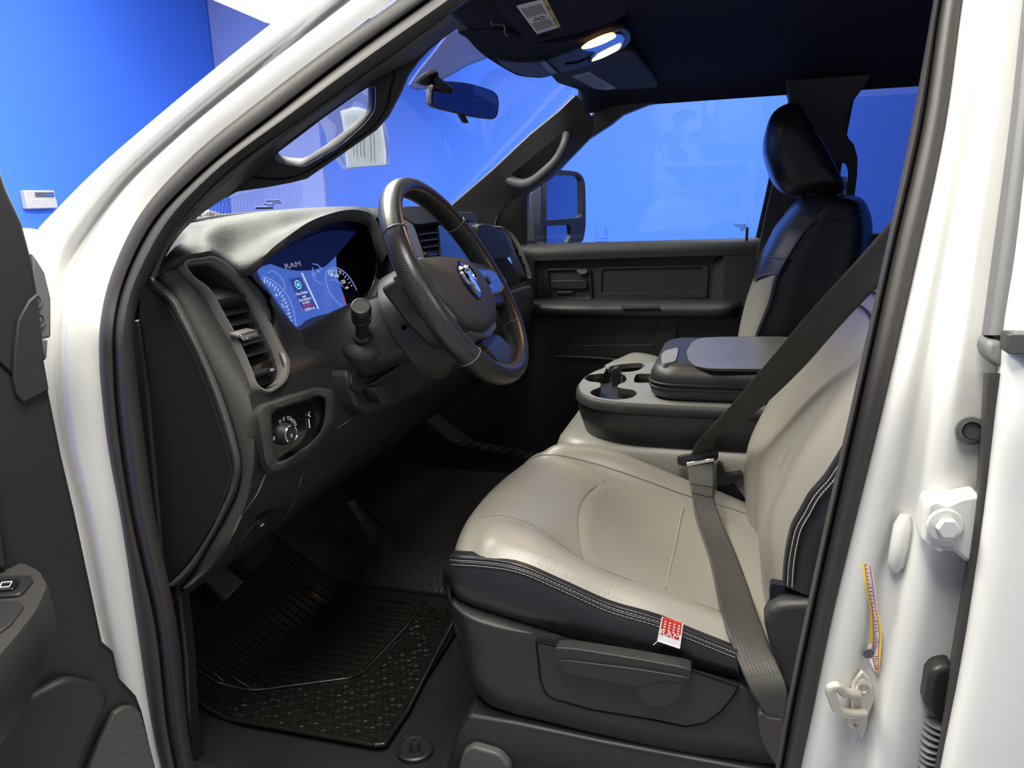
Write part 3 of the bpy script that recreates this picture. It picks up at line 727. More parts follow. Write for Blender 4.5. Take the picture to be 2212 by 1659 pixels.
tube('grab_handle', bykey([PF(x, y, z) for x, y, z in [(1226, 286, .13), (1222, 308, .155), (1207, 340, .17), (1180, 369, .175), (1140, 396, .165), (1112, 394, .14), (1097, 387, .125)]], 6), [.008]+[.015]*35+[.008], M['pillar'], ft, n=14)

nt_ = thing('near_windshield_pillar_trim', (-.68, .6, .9), 'charcoal near windshield pillar trim with open loop grab handle', 'pillar trim')
ii = [(971, 23), (880, 91), (820, 135), (765, 175), (655, 253), (560, 318), (510, 355), (460, 397), (400, 462), (370, 502), (340, 560), (322, 600)]
LL = [(991, 57), (930, 100), (896, 128), (852, 150), (715, 238), (597, 328), (545, 380), (497, 418), (440, 458), (399, 494), (360, 549), (340, 600)]
rows = []
for k, (a, b) in enumerate(zip(ii, LL)):
    rows.append([PB(*mixp(a, b, -.06), .04), PB(*a, .022), PB(*mixp(a, b, .15), .022), PB(*mixp(a, b, .55), .07), PB(*b, .12), PB(*mixp(a, b, 1.04), .16)])
patch('pillar_cover', rows, M['pillar'], nt_, 5, 4)
hout = [(985, 50), (922, 88), (888, 116), (842, 140), (706, 227), (588, 317), (538, 370), (490, 408), (462, 440), (510, 414), (573, 405), (626, 395), (661, 386), (706, 355), (759, 318), (812, 281), (838, 252), (865, 202), (881, 164), (902, 134), (926, 108), (955, 83), (985, 63)]
hin = [(584, 340), (612, 356), (653, 362), (690, 341), (732, 317), (785, 271), (809, 239), (811, 210), (809, 184), (790, 189), (700, 252), (640, 298)]
hfar = [(597, 330), (620, 340), (657, 343), (690, 322), (722, 300), (772, 260), (793, 239), (795, 212), (795, 183), (788, 187), (690, 257), (640, 296)]
A = rnd([PB(x, y, .125) for x, y in hin], .3, 3); Bq = rnd([PB(x, y, .175) for x, y in hfar], .3, 3)
hp = plate('handle_face', [PB(x, y, .125) for x, y in hout], [A], (.004, .0, .0), M['pillar'], nt_, bevel=.0015)
loops('handle_inner_rim', [A, [a.lerp(b, .15)-V((.003, 0, 0)) for a, b in zip(A, Bq)], [a.lerp(b, .5) for a, b in zip(A, Bq)], Bq], M['pillar'], nt_, cap0=False, cap1=False)
mk('handle_edge', *gridmesh([[PB(x, y, .125) for x, y in hout[6:]], [PB(x-1, y-1, .16) for x, y in hout[6:]]]), M['pillar'], nt_)
tube('handle_seam', bykey([PB(x, y, .1235) for x, y in [(545, 381), (580, 386), (640, 380), (700, 348), (760, 308), (812, 268), (838, 225), (846, 185), (852, 160), (846, 152), (820, 160), (795, 182)]], 4), .0009, M['void'], nt_, n=6)

bt = thing('far_middle_pillar_trim', (.72, -.25, .6), 'black far middle pillar trim with belt loop beside the passenger headrest', 'pillar trim')
ob = [(1690, 150), (1700, 190), (1706, 215), (1692, 290), (1672, 380), (1652, 470), (1632, 560), (1640, 780), (1850, 780), (1846, 520), (1846, 425), (1852, 378), (1853, 340), (1845, 312), (1832, 297), (1826, 275), (1830, 250), (1845, 215), (1866, 188), (1890, 150)]
hb_ = [(1800, 356), (1818, 349), (1829, 353), (1834, 366), (1834, 385), (1828, 404), (1818, 419), (1796, 425)]
plate('pillar_cover', [PF(x, y, .075) for x, y in ob], [rnd([PF(x, y, .075) for x, y in hb_], .3, 2)], (.03, 0, 0), M['pillar'], bt, bevel=.008, seg=3)

# ------------------------------------------------------------------ headliner, sun visors, roof console
hl = thing('headliner', (0, -.2, 1.16), 'near-black cloth headliner under the cab roof', 'headliner')
def zr(x, rise=0):
    ax = abs(x)
    return 1.182-.028*(ax/.62)**2+rise*(1-ax/.8) - (0 if ax < .62 else (ax-.62)*.35)
cols = (-.66, -.64, -.60, -.4, -.2, 0, .2, .4, .60, .64, .67, .69)
rows = []
for k, (yy, rise) in enumerate(((None, 0), (None, 0), (.34, .004), (.12, .014), (-.15, .022), (-.6, .02), (-1.2, .0))):
    r = []
    for x in cols:
        z = zr(x, rise)
        y = yy
        if k == 0: y, z = ywind(x, z)-.012, z+.018
        elif k == 1: y = ywind(x, z)-.026
        r.append(V((x, min(y, ywind(x, z)-.02) if k > 1 else y, z)))
    rows.append(r)
patch('cloth_panel', rows, M['headliner'], hl, 4, 4)
tube('loose_wire', bykey([PZ(x, y, 1.135) for x, y in [(1060, 46), (1068, 54), (1082, 53), (1090, 60), (1090, 70), (1096, 78)]], 6), .0012, M['paint_dk'], hl, n=6)
slab('coat_hook', rnd([PF(x, y, .16) for x, y in [(1634, 118), (1665, 120), (1668, 130), (1640, 132)]], .3, 3), (.02, 0, .01), M['headliner'], hl, bevel=.004)

ZD, ZP = 1.128, 1.158
vd = thing('sun_visor', PZ(1200, 40, ZD), 'dark near sun visor with large warning label tilted above the steering wheel', 'sun visor', 'sun visors')
slab('visor_board', rnd([PZ(x, y, ZD) for x, y in [(1074, 22), (1142, 97), (1246, 73), (1334, 45), (1353, 31), (1352, -40), (1050, -45)]], .12, 3), (0, 0, .014), M['headliner'], vd, bevel=.005, seg=3)
Lq = [PZ(x, y, ZD-.0008) for x, y in [(1115, 13), (1160, 74), (1211, 58), (1180, -3)]]
lb = slab('warning_label', Lq, (0, 0, .0006), M['label'], vd, bevel=0)
def onq(q, a, b, dz=0):
    return (q[0].lerp(q[1], a)).lerp(q[3].lerp(q[2], a), b)+V((0, 0, dz))
def rectq(q, a0, a1, b0, b1, dz): return ([onq(q, a0, b0, dz), onq(q, a1, b0, dz), onq(q, a1, b1, dz), onq(q, a0, b1, dz)], [(0, 1, 2, 3)])
mk('yellow_header', *rectq(Lq, 0, 1, .86, 1, -.0003), M['olive'], lb, smooth=False)
bars = []
for r in range(8):
    b0 = .10+r*.088
    bars.append(rectq(Lq, .08+.02*(r % 3), .08+.30+.05*random.random(), b0, b0+.045, -.0004))
    bars.append(rectq(Lq, .60, .60+.27+.06*random.random(), b0, b0+.045, -.0004))
bars += [rectq(Lq, .2, .34, .90, .96, -.0006), rectq(Lq, .62, .8, .90, .96, -.0006)]
mk('label_print', *join(bars), M['ink'], lb, smooth=False)
ic = [tube_vf(bykey([onq(Lq, a, b, -.0005) for a, b in [(.45, .28), (.50, .4), (.46, .55), (.52, .65), (.55, .5), (.5, .35), (.56, .3), (.5, .22)]], 4), .0007, 5)]
mk('label_pictogram', *join(ic), M['ink'], lb)
slab('visor_clip', rnd([PZ(x, y, ZD-.004) for x, y in [(1165, 84), (1186, 79), (1189, 83), (1168, 89)]], .2, 2), (0, 0, .006), M['headliner'], vd, bevel=.002)
vp = thing('sun_visor', PZ(1340, 160, ZP), 'dark far sun visor with small faded label beside the roof console', 'sun visor', 'sun visors')
slab('visor_board', rnd([PZ(x, y, ZP) for x, y in [(1190, 165), (1203, 180), (1280, 204), (1306, 203), (1322, 209), (1408, 196), (1424, 183), (1365, 108), (1290, 118)]], .14, 3), (0, 0, .014), mat('visor_cloth', (.026, .026, .034), .9, bump=.2, scale=900), vp, bevel=.005, seg=3)
Lp = [PZ(x, y, ZP-.0008) for x, y in [(1235, 165), (1297, 198), (1332, 191), (1273, 155)]]
lb = slab('faded_label', Lp, (0, 0, .0006), mat('faded_label', (.34, .34, .35), .6), vp, bevel=0)
bars = [rectq(Lp, .08, .92-.2*random.random(), .10+.085*r, .10+.085*r+.03, -.0004) for r in range(10)]
mk('label_print', *join(bars), mat('faded_ink', (.2, .2, .24), .7), lb, smooth=False)

ZC = 1.162
oc = thing('roof_console', PZ(1250, 120, ZC), 'overhead console with two lit map lamps at the windshield header', 'overhead console')
cb = [(985, 71), (1008, 83), (1028, 106), (1050, 125), (1085, 147), (1118, 165), (1172, 170), (1240, 150), (1348, 109), (1366, 92), (1365, 70), (1346, 56), (1318, 62), (1240, 88), (1160, 95), (1080, 60)]
slab('console_base', rnd([PZ(x, y, ZC) for x, y in cb], .3, 3), (0, 0.02, .04), M['headliner'], oc, bevel=.006, seg=3)
cp = [(1070, 129), (1125, 136), (1180, 133), (1251, 106), (1328, 70), (1346, 60), (1360, 70), (1363, 88), (1348, 105), (1274, 140), (1206, 160), (1172, 167), (1125, 163), (1093, 147)]
conm = mat('console_plastic', (.022, .022, .030), .48, bump=.05, scale=600)
cpn = slab('console_panel', rnd([PZ(x, y, ZC-.006) for x, y in cp], .3, 3), (0, 0, .008), conm, oc, bevel=.003, seg=3)
slab('bin_gap', [PZ(x, y, ZC-.0075) for x, y in [(1174, 129), (1208, 159), (1210, 158), (1176, 128)]], (0, 0, .001), M['void'], cpn, bevel=0)
slab('bin_latch', rnd([PZ(x, y, ZC-.010) for x, y in [(1167, 137), (1178, 133), (1203, 157), (1188, 158)]], .15, 3), (0, 0, .005), mat('latch_grey', (.16, .16, .19), .35), cpn, bevel=.002)
slab('lamp_bezel', rnd([PZ(x, y, ZC-.009) for x, y in [(1250, 110), (1318, 76), (1340, 72), (1350, 84), (1346, 98), (1272, 137), (1262, 136), (1290, 112)]], .3, 3), (0, 0, .004), M['gloss'], cpn, bevel=.0015)
tube('panel_crease', bykey([PZ(x, y, ZC-.0075) for x, y in [(1221, 138), (1240, 136), (1270, 126), (1330, 97)]], 4), .0022, M['void'], cpn, n=8)
for pts, bl in (([(1253, 107), (1270, 94), (1300, 80), (1322, 74), (1331, 77), (1330, 82), (1305, 95), (1275, 105)], (1262, 104, 1310, 84)),
                ([(1276, 134), (1290, 119), (1315, 106), (1340, 95), (1343, 99), (1336, 109), (1310, 122), (1290, 130)], (1283, 131, 1325, 110))):
    q = rnd([PZ(x, y, ZC-.0105) for x, y in pts], .3, 3)
    ln = slab('map_lamp_lens', q, (0, 0, .004), M['lens'], cpn, bevel=.0015)
    a, b = PZ(bl[0]+6, bl[1]-3, ZC-.0112), PZ(bl[2]-4, bl[3]+1, ZC-.0112)
    w_ = (PZ(bl[0]+10, bl[1]+6, ZC-.0112)-PZ(bl[0]+10, bl[1]-6, ZC-.0112))*.42
    pp = []
    for t in [i/11 for i in range(12)]:
        k = sin(pi*min(1, t*1.0))**.6
        pp.append((a.lerp(b, t), k))
    lp = [p+w_*k*.5 for p, k in pp]+[p-w_*k*.5 for p, k in pp[::-1][1:-1]]
    slab('glowing_bulb', lp, (0, 0, -.0006), M['bulb'], ln, bevel=0)
    ld = bpy.data.lights.new('map_lamp', 'SPOT'); ld.energy = 2.2; ld.color = (1, .62, .30); ld.spot_size = radians(120); ld.spot_blend = .6; ld.shadow_soft_size = .02
    lo = bpy.data.objects.new('map_lamp_light', ld); c = a.lerp(b, .5); lo.location = c-V((0, 0, .006))
    lo.rotation_euler = V((-.35, -.12, -.9)).to_track_quat('-Z', 'Y').to_euler(); COL.objects.link(lo); parent(lo, oc)

# ------------------------------------------------------------------ windshield, mirror, papers
ws = thing('windshield', (0, .7, 1.0), 'raked clear windshield behind the rear-view mirror', 'windshield')
rows = []
for z in (1.20, 1.10, 1.0, .92, .84, .78):
    rows.append([V((x, ywind(x, z), z)) for x in (-.76, -.5, -.25, 0, .25, .5, .76)])
patch('glass_sheet', rows, M['glass'], ws, 4, 4)
frm = bpy.data.materials.new('dotted_frit'); frm.use_nodes = True
n_ = frm.node_tree; b_ = n_.nodes['Principled BSDF']; b_.inputs['Base Color'].default_value = (.20, .20, .24, 1); b_.inputs['Roughness'].default_value = .7; b_.inputs['Alpha'].default_value = .72
fr_ = [(885, 187), (905, 160), (940, 118), (973, 72), (1010, 78), (1050, 128), (1075, 142), (1052, 128), (1012, 140), (965, 168), (925, 192), (905, 195)]
fr_ = [(884, 186), (905, 155), (940, 112), (966, 78), (985, 66), (1040, 92), (1052, 126), (1012, 141), (965, 168), (925, 192), (900, 195)]
mk('frit_band', [PGl(x, y, -.004) for x, y in fr_], [tuple(range(len(fr_)))], frm, ws, smooth=False)
et = []
for (x, y, w_) in [(575, 434, 30), (588, 438, 20), (570, 441, 8), (578, 443, 14), (552, 448, 38), (552, 450, 38)]:
    et.append(([PGl(x, y, -.003), PGl(x+w_, y-1, -.003), PGl(x+w_, y+1.2, -.003), PGl(x, y+2, -.003)], [(0, 1, 2, 3)]))
mk('glass_etching', *join(et), M['ink'], ws, smooth=False)
rv = thing('rear_view_mirror', PX(1000, 215, -.03), 'dark rear-view mirror hanging from the windshield', 'mirror')
rp, rn = PX(1005, 215, -.03), V((-.62, -.775, -.105)).normalized()
def PM(px, py, l=0): return PN(px, py, (rp+rn*l, rn))
mo = [(939, 181), (956, 174), (1010, 179), (1064, 195), (1075, 206), (1078, 222), (1075, 248), (1067, 258), (1027, 253), (943, 233), (932, 225), (931, 207), (934, 190)]
f0 = rnd([PM(x, y, 0) for x, y in mo], .3, 3)
c0 = cen(f0)
loops('mirror_housing', [inset(f0, c0, .955), inset(f0, c0, .985), f0, [p-rn*.006 for p in inset(f0, c0, 1.02)], [p-rn*.022 for p in inset(f0, c0, 1.0)], [p-rn*.034 for p in inset(f0, c0, .85)], [p-rn*.038 for p in inset(f0, c0, .5)]], M['dash'], rv, cap0=True)
slab('mirror_face', [p+rn*.0008 for p in inset(f0, c0, .955)], -rn*.001, M['mirror_dim'], rv, bevel=0, smooth=False)
slab('day_night_tab', [PM(x, y, -.004) for x, y in [(991, 247), (1006, 249), (1014, 266), (1003, 266)]], -rn*.010, M['rubber'], rv, bevel=.002)
mb = [(907, 182), (929, 161), (947, 155), (949, 158), (949, 172), (927, 187), (912, 186)]
slab('glass_mount', rnd([PGl(x, y, -.012) for x, y in mb], .25, 3), (0, .012, .006), M['rubber'], rv, bevel=.003)
tube('mirror_stem', [PGl(935, 170, -.010), (PGl(940, 174, -.03)), rp-rn*.036+V((-.0, 0, .01))], [.011, .010, .009], M['rubber'], rv, n=12)
stk = thing('paper_sleeve', PGl(780, 270), 'white window paper in crumpled clear plastic sleeve on the windshield', 'paper')
def PS(x, y, d=0): return PGl(x, y, .012+d)
pf = patch('printed_sheet', [[PS(735, 240), PS(764, 231, .004), PS(795, 239), PS(826, 268)], [PS(742, 280, .004), PS(770, 285), PS(800, 290, .004), PS(831, 305)], [PS(746, 325), PS(775, 328, .003), PS(803, 328), PS(834, 330)], [PS(749, 363), PS(776, 360), PS(805, 358), PS(834, 356)]], M['paper'], stk, 3, 3)
bars = []
for k in range(7):
    x = 762+k*7.5; y0, y1 = 285+random.uniform(-8, 8), 345+random.uniform(-14, 6)
    if k == 4: continue
    bars.append(([PS(x, y0, -.007), PS(x+1.6, y0, -.007), PS(x+3.6, y1, -.007), PS(x+2.0, y1, -.007)], [(0, 1, 2, 3)]))
mk('sheet_print', *join(bars), mat('pale_ink', (.25, .30, .38), .7), pf, smooth=False)
sl_ = []
for (L0, R0) in (((690, 256), (790, 184)), ((700, 285), (815, 225)), ((708, 310), (838, 285)), ((722, 340), (842, 320)), ((742, 367), (843, 357))):
    sl_.append([PS(L0[0]+(R0[0]-L0[0])*t, L0[1]+(R0[1]-L0[1])*t, random.uniform(-.016, -.006)) for t in [i/9 for i in range(10)]])
patch('plastic_sleeve', sl_, M['film'], stk, 4, 2)
wi = thing('wiper_arm', PGl(450, 470, .03), 'black wiper arm resting at the base of the windshield', 'wiper')
tube('blade', [PGl(420, 478, .02), PGl(470, 470, .02), PGl(560, 462, .02)], .006, M['rubber'], wi, n=8)
tube('arm', [PGl(436, 470, .04), PGl(450, 462, .04), PGl(470, 468, .03)], .008, M['paint_dk'], wi, n=8)
# ------------------------------------------------------------------ dashboard
da = thing('dashboard', (0, .85, .3), 'black soft-touch dashboard with instrument display and tall side vents', 'dashboard')
YF = [(.25, .86), (.30, .80), (.36, .735), (.42, .675), (.48, .645), (.53, .635), (.58, .638), (.62, .650), (.70, .700), (.80, .757), (.90, .82)]
def yf(z):
    if z <= YF[0][0]: return YF[0][1]
    for (a, b), (c, d) in zip(YF, YF[1:]):
        if z <= c: return b+(d-b)*(z-a)/(c-a)
    return YF[-1][1]
def PDF(px, py, off=0.0):        # on the sloping dash face
    D = ray(px, py); t0, t1 = .3, 4.0
    for _ in range(50):
        tm = .5*(t0+t1); p = CAM+D*tm
        if p.y-(yf(p.z)-off) > 0: t1 = tm
        else: t0 = tm
    return CAM+D*t0
VPl = (V((-.735, .754, .797)), V((0, -.87, .493)).normalized())
VN = VPl[1]
def PV(px, py, l=0.0): return PN(px, py, (VPl[0]+VN*l, VN))
# hidden bulk of the dash
slab('inner_structure', [(-.74, .90, .40), (-.74, .84, .60), (-.74, .90, .79), (-.74, 1.15, .79), (-.74, 1.15, .40)], (1.48, 0, 0), M['void'], da, bevel=0)
# end cap and its padded lip
lipL = [(312, 604), (322, 620), (358, 648), (381, 692), (422, 769), (456, 854), (489, 955), (503, 1016), (500, 1039), (473, 1110), (432, 1185), (388, 1240), (358, 1266)]
lipR = [(330, 598), (350, 614), (386, 648), (406, 685), (440, 759), (474, 837), (507, 938), (521, 1006), (516, 1050), (489, 1110), (448, 1181), (405, 1250), (391, 1267)]
slab('end_cap', [PX(x, y, -.784) for x, y in lipL]+[PX(x, y, -.784) for x, y in [(352, 1266), (340, 1100), (318, 850), (296, 720), (300, 640)]], (.04, 0, 0), M['trim_sm'], da, bevel=.004, seg=3)
rows = [[PX(*a, -.780), PX(*mixp(a, b, .08), -.790), PX(*mixp(a, b, .45), -.796), PX(*mixp(a, b, .85), -.790), PX(*b, -.776)] for a, b in zip(lipL, lipR)]
patch('end_lip', rows, mat('grained_lip_plastic', (.060, .059, .057), .5, bump=.6, scale=380, dist=.0015), da, 4, 3)
ridge = [(352, 590), (385, 586), (412, 612), (440, 654), (476, 718), (512, 790), (543, 868), (551, 960), (548, 1012), (536, 1078), (508, 1150), (458, 1222), (408, 1266)]
rows = []
for a, b in zip(lipR, ridge):
    pb = PDF(*b, .0); pa = PX(*a, -.778)
    rows.append([pa+V((.012, .004, 0)), pa, pa.lerp(pb, .3)+V((-.006, -.006, 0)), pa.lerp(pb, .7)+V((-.004, -.008, 0)), pb, pb+V((.03, .012, 0))])
patch('side_padding', rows, M['dash'], da, 4, 4)
# lower face
rdg = sorted([PDF(*p, .0) for p in ridge], key=lambda p: p.z)
def rx(z):
    if z <= rdg[0].z: return rdg[0].x
    for p, q in zip(rdg, rdg[1:]):
        if p.z <= z <= q.z: return p.x+(q.x-p.x)*(z-p.z)/max(1e-6, q.z-p.z)
    return rdg[-1].x
rows = []
for z in (.27, .30, .33, .36, .39, .42, .45, .48, .505, .53, .555, .58, .60, .62):
    x0 = rx(z)
    rows.append([V((x, yf(z), z)) for x in (x0-.002, x0+.012, -.66, -.6, -.45, -.3, -.15, 0, .2, .4, .6, .74)])
patch('knee_panel', rows, M['trim'], da, 2, 2)
patch('under_panel', [[V((x, yf(.27), .27)), V((x, .95, .27)), V((x, 1.15, .35))] for x in (-.752, -.3, .3, .74)], M['void'], da, 2, 2)
for nm, pts in (('panel_seam', [(574, 1023), (556, 1065), (523, 1112), (505, 1150)]), ('panel_seam', [(665, 985), (645, 1050), (621, 1110), (590, 1150)]), ('panel_seam', [(728, 925), (760, 905), (860, 870), (900, 840)])):
    tube(nm, bykey([PDF(x, y, .0) for x, y in pts], 5), .0012, M['satin'], da, n=6)
# side vent: satin bezel, pocket, louvres, thumbwheel
vo = [(387, 577), (393, 568), (425, 562), (456, 558), (478, 568), (519, 612), (554, 661), (575, 696), (606, 757), (619, 781), (620, 805), (614, 824), (597, 842), (567, 852), (551, 844), (532, 800), (510, 748), (471, 679), (441, 631), (402, 599)]
vi = [(404, 579), (417, 573), (436, 571), (452, 570), (473, 579), (503, 604), (531, 640), (554, 682), (584, 742), (597, 772), (603, 797), (600, 815), (588, 829), (564, 839), (556, 835), (541, 805), (519, 757), (480, 680), (447, 623), (411, 594)]
n_v = 80
Vo = crk([PV(x, y, 0) for x, y in vo], 5); Vi = crk([PV(x, y, 0) for x, y in vi], 5)
def lift(l, k): return [p+VN*k for p in l]
def mixl(a, b, t): return [p.lerp(q, t) for p, q in zip(a, b)]
vb = loops('vent_bezel', [lift(Vo, -.012), lift(Vo, .004), lift(mixl(Vo, Vi, .12), .008), lift(mixl(Vo, Vi, .45), .008), lift(mixl(Vo, Vi, .6), .003), lift(mixl(Vo, Vi, .9), .002), lift(Vi, -.004), lift(Vi, -.045)], M['satin'], da, cap0=False, cap1=False)
loops('vent_cavity', [lift(Vi, -.004), lift(Vi, -.055)], M['void'], vb, cap0=False)
def bl(px0, px1, dz=.0, depth=.035, th=.003):
    a, b = PV(*px0, -.004), PV(*px1, -.004)
    back = V((0, .92, .25)).normalized()*depth
    return slab('louvre', [a, b, b+back, a+back], (0, 0, -th), M['trim_sm'], vb, bevel=.001)
for a, b in (((476, 683), (537, 670)), ((488, 705), (548, 692)), ((510, 749), (570, 733)), ((522, 772), (581, 756))): bl(a, b)
bl((500, 727), (559, 713))
a = PV(500, 727, .010)
tq_ = [PV(518, 724, .020), PV(560, 713, .020), PV(559, 724, .020), PV(525, 734, .020)]
tb = slab('vent_tab', tq_, V((.004, .95, .16)).normalized()*.022, M['satin'], vb, bevel=.003, seg=3)
tube('chrome_edge', tq_+[tq_[0]], .0016, M['chrome'], tb, n=8)
slab('divider_shelf', [PV(444, 628, .0), PV(470, 617, -.03), PV(505, 612, -.03), PV(531, 628, .0), PV(534, 642, .0), PV(460, 655, .0)], (0, .01, -.014), M['trim_sm'], vb, bevel=.004, seg=3)
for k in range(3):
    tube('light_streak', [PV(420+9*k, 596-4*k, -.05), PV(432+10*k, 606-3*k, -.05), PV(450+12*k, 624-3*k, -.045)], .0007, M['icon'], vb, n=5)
slab('thumbwheel_panel', [PV(530, 796, -.006), PV(592, 773, -.006), PV(597, 800, -.006), PV(590, 824, -.006), (PV(564, 834, -.006)), PV(556, 832, -.006)], (0, .004, -.002), M['gloss'], vb, bevel=.001)
a, b = PV(547, 809, -.002), PV(579, 800, -.002)
tw = []
for k in range(9):
    p, q = PV(546+k*.6, 805+k*1.1, -.001+.0025*sin(pi*k/8)), PV(577+k*.6, 795+k*1.1, -.001+.0025*sin(pi*k/8))
    tw.append(tube_vf([p, q], .0009, 6))
tw.append(slab_vf([PV(544, 804, -.002), PV(577, 794, -.002), PV(583, 806, -.002), PV(550, 817, -.002)], VN*-.003))
mk('thumbwheel', *join(tw), M['trim'], vb)
ick = []
for k in range(3): ick.append(tube_vf([PV(583+3.2*k, 796-.5*k, -.004), PV(585+3.2*k, 799-.5*k, -.004), PV(584+3.2*k, 802-.5*k, -.004)], .0005, 5))
q = [PV(540, 810, -.004), PV(546, 808, -.004), PV(549, 817, -.004), PV(543, 819, -.004)]
ick.append(tube_vf(q+[q[0]], .0005, 5)); ick.append(tube_vf([q[0], q[2]], .0004, 5)); ick.append(tube_vf([q[1], q[3]], .0004, 5))
mk('vent_symbols', *join(ick), M['icon'], vb)
# dash top and brow over the instruments
E = [(545, 583), (591, 545), (625, 519), (658, 496), (700, 478), (740, 468), (774, 469), (801, 483), (815, 528)]
YE = .685
def yex(px): return YE+.028*max(0, min(1, (625-px)/80))
cols_ = [((326, 602), -.775, None, (338, 576), (352, 556)), ((394, 566), None, 'v', (384, 538), (392, 504)), ((428, 560), None, 'v', (412, 528), (418, 494)), ((458, 556), None, 'v', (442, 518), (444, 486)),
         ((502, 588), None, 'v', (498, 540), (500, 476)), ((545, 583), None, 'e', (548, 528), (545, 466)), ((591, 545), None, 'e', (598, 503), (600, 457)), ((625, 519), None, 'e', (634, 489), (630, 454)),
         ((658, 496), None, 'e', (668, 476), (662, 451)), ((700, 478), None, 'e', (705, 464), (702, 448)), ((740, 468), None, 'e', (745, 457), (742, 446)), ((774, 469), None, 'e', (776, 456), (775, 446)),
         ((801, 483), None, 'e', (800, 464), (802, 449)), ((815, 528), None, 'e', (822, 492), (824, 458)), ((830, 560), None, 'e', (845, 500), (850, 458))]
rn_, rm_, rfr, rbk, rb2 = [], [], [], [], []
FY = [.86, .85, .84, .825, .805, .79]
for nr, xx, kind, md, fr in cols_:
    if kind == 'v': p = PV(*nr, .002)
    elif kind == 'e': p = PY(*nr, yex(nr[0]))
    else: p = PX(*nr, xx)
    fy_ = FY[len(rn_)] if len(rn_) < len(FY) else .775
    f = PY(*fr, fy_)
    q = PY(*md, p.y*.5+fy_*.5)
    rn_.append(p); rm_.append(q); rfr.append(f); rbk.append(V((f.x, fy_+.07, f.z-.002))); rb2.append(V((f.x*1.02, 1.02, .825)))
patch('dash_top', [[p+V((0, .006, -.008)) for p in rn_], rn_, rm_, rfr, rbk, rb2], M['dash'], da, 4, 4)
patch('dash_top', [[V((x, y, z-dz)) for x, dz in ((-.31, 0), (-.1, 0), (.1, 0), (.22, .006), (.36, .035), (.74, .07))] for y, z in ((.72, .845), (.78, .852), (.9, .85), (1.02, .825))], M['dash'], da, 3, 3)
tl = [((502, 588), (545, 583)), ((519, 611), (556, 606)), ((540, 640), (568, 632)), ((556, 663), (582, 660)), ((566, 680), (585, 672)), ((578, 698), (586, 690))]
dg = []
for i in range(46):
    x = -.62+i*.013; dg.append(box_vf((x, .955, .853-.0), .006, .045, .004))
mk('defroster_grille', *join(dg), M['rubber'], da, bevel=0)
patch('dash_tail', [[PV(*a, -.004), PV(*mixp(a, b, .1), .004), PV(*mixp(a, b, .6), .010), PY(*b, PV(*b, 0).y-.004), PY(*b, PV(*b, 0).y+.012)] for a, b in tl], M['dash'], da, 4, 3)
# instrument binnacle
LPl = (V((-.45, .785, .74)), V((-.10, -.955, .29)).normalized()); LN = LPl[1]
def PL(px, py, l=0.0): return PN(px, py, (LPl[0]+LN*l, LN))
lipo = [(545, 583), (591, 545), (658, 496), (740, 468), (801, 483), (815, 528), (812, 600), (790, 650), (755, 671), (727, 684), (705, 698), (684, 717), (660, 722), (645, 714), (622, 690), (586, 640)]
lens = [(556, 586), (600, 548), (660, 516), (740, 498), (792, 515), (806, 560), (800, 610), (782, 640), (750, 666), (727, 672), (705, 678), (682, 684), (660, 693), (641, 706), (618, 678), (588, 636)]
def ey(y):   # brow edge is nearer the driver than the lower lip
    return YE if y < 600 else YE+.02
lo = crk([PY(x, y, yex(x) if y < 600 else ey(y)) for x, y in lipo], 5); li = crk([PL(x, y) for x, y in lens], 5)
bn = loops('binnacle', [[p+V((0, .004, 0)) for p in lo], mixl(lo, li, .02), mixl(lo, li, .5), mixl(lo, li, .96), li], M['trim_sm'], da, cap0=False, cap1=False)
sf = [(586, 668), (590, 690), (606, 757), (621, 785), (660, 775), (700, 760), (740, 740), (775, 720), (800, 690), (812, 640), (815, 600)]
lipl = [(586, 640), (604, 666), (622, 690), (645, 714), (660, 722), (672, 721), (684, 717), (705, 698), (727, 684), (755, 671), (790, 650), (812, 600)]
sfo = [(580, 660), (588, 690), (606, 757), (621, 786), (650, 780), (680, 770), (710, 762), (750, 745), (775, 725), (800, 700), (815, 660), (830, 610)]
patch('cluster_surround', [[PY(*a, ey(650)+.004), PY(*mixp(a, b, .06), ey(650)-.004), PY(*mixp(a, b, .5), .69), PDF(*b, .002), PDF(b[0], b[1]+22, .001), PDF(b[0], b[1]+44, -.004)] for a, b in zip(lipl, sfo)], M['trim'], da, 4, 4)
# steering column opening below the cluster
ip = thing if False else None
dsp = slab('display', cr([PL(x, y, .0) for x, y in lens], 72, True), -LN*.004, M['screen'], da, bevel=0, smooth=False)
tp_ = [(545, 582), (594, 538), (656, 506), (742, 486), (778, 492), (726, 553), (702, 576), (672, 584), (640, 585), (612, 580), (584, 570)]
mk('upper_display', [PL(x, y, .0008) for x, y in tp_], [tuple(range(len(tp_)))], M['screen_dk'], dsp, smooth=False)  # painted reflection of the brow across the top of the lens
rp_ = [(726, 553), (778, 492), (803, 504), (818, 560), (812, 615), (790, 652), (752, 668), (740, 630), (728, 595)]
mk('speed_panel', [PL(x, y, .0008) for x, y in rp_], [tuple(range(len(rp_)))], mat('display_black', (.006, .006, .012), .12, coat=.5), dsp, smooth=False)
def PLu(px, py): 
    return (PL(px+3, py)-PL(px, py)).normalized(), LN
LUX = V((1, 0, 0)); LUX = (LUX-LN*LUX.dot(LN)).normalized(); LUY = LN.cross(LUX)
if LUY.z < 0: LUY = -LUY
def ltext(nm, s, px, py, hpx, m, w=1.0, par=dsp):
    sz = (PL(px, py-hpx/2)-PL(px, py+hpx/2)).length*1.3
    return text_vf(s, sz, PL(px, py, .0018), LUX, LUY, sx=w, ext=.0001)
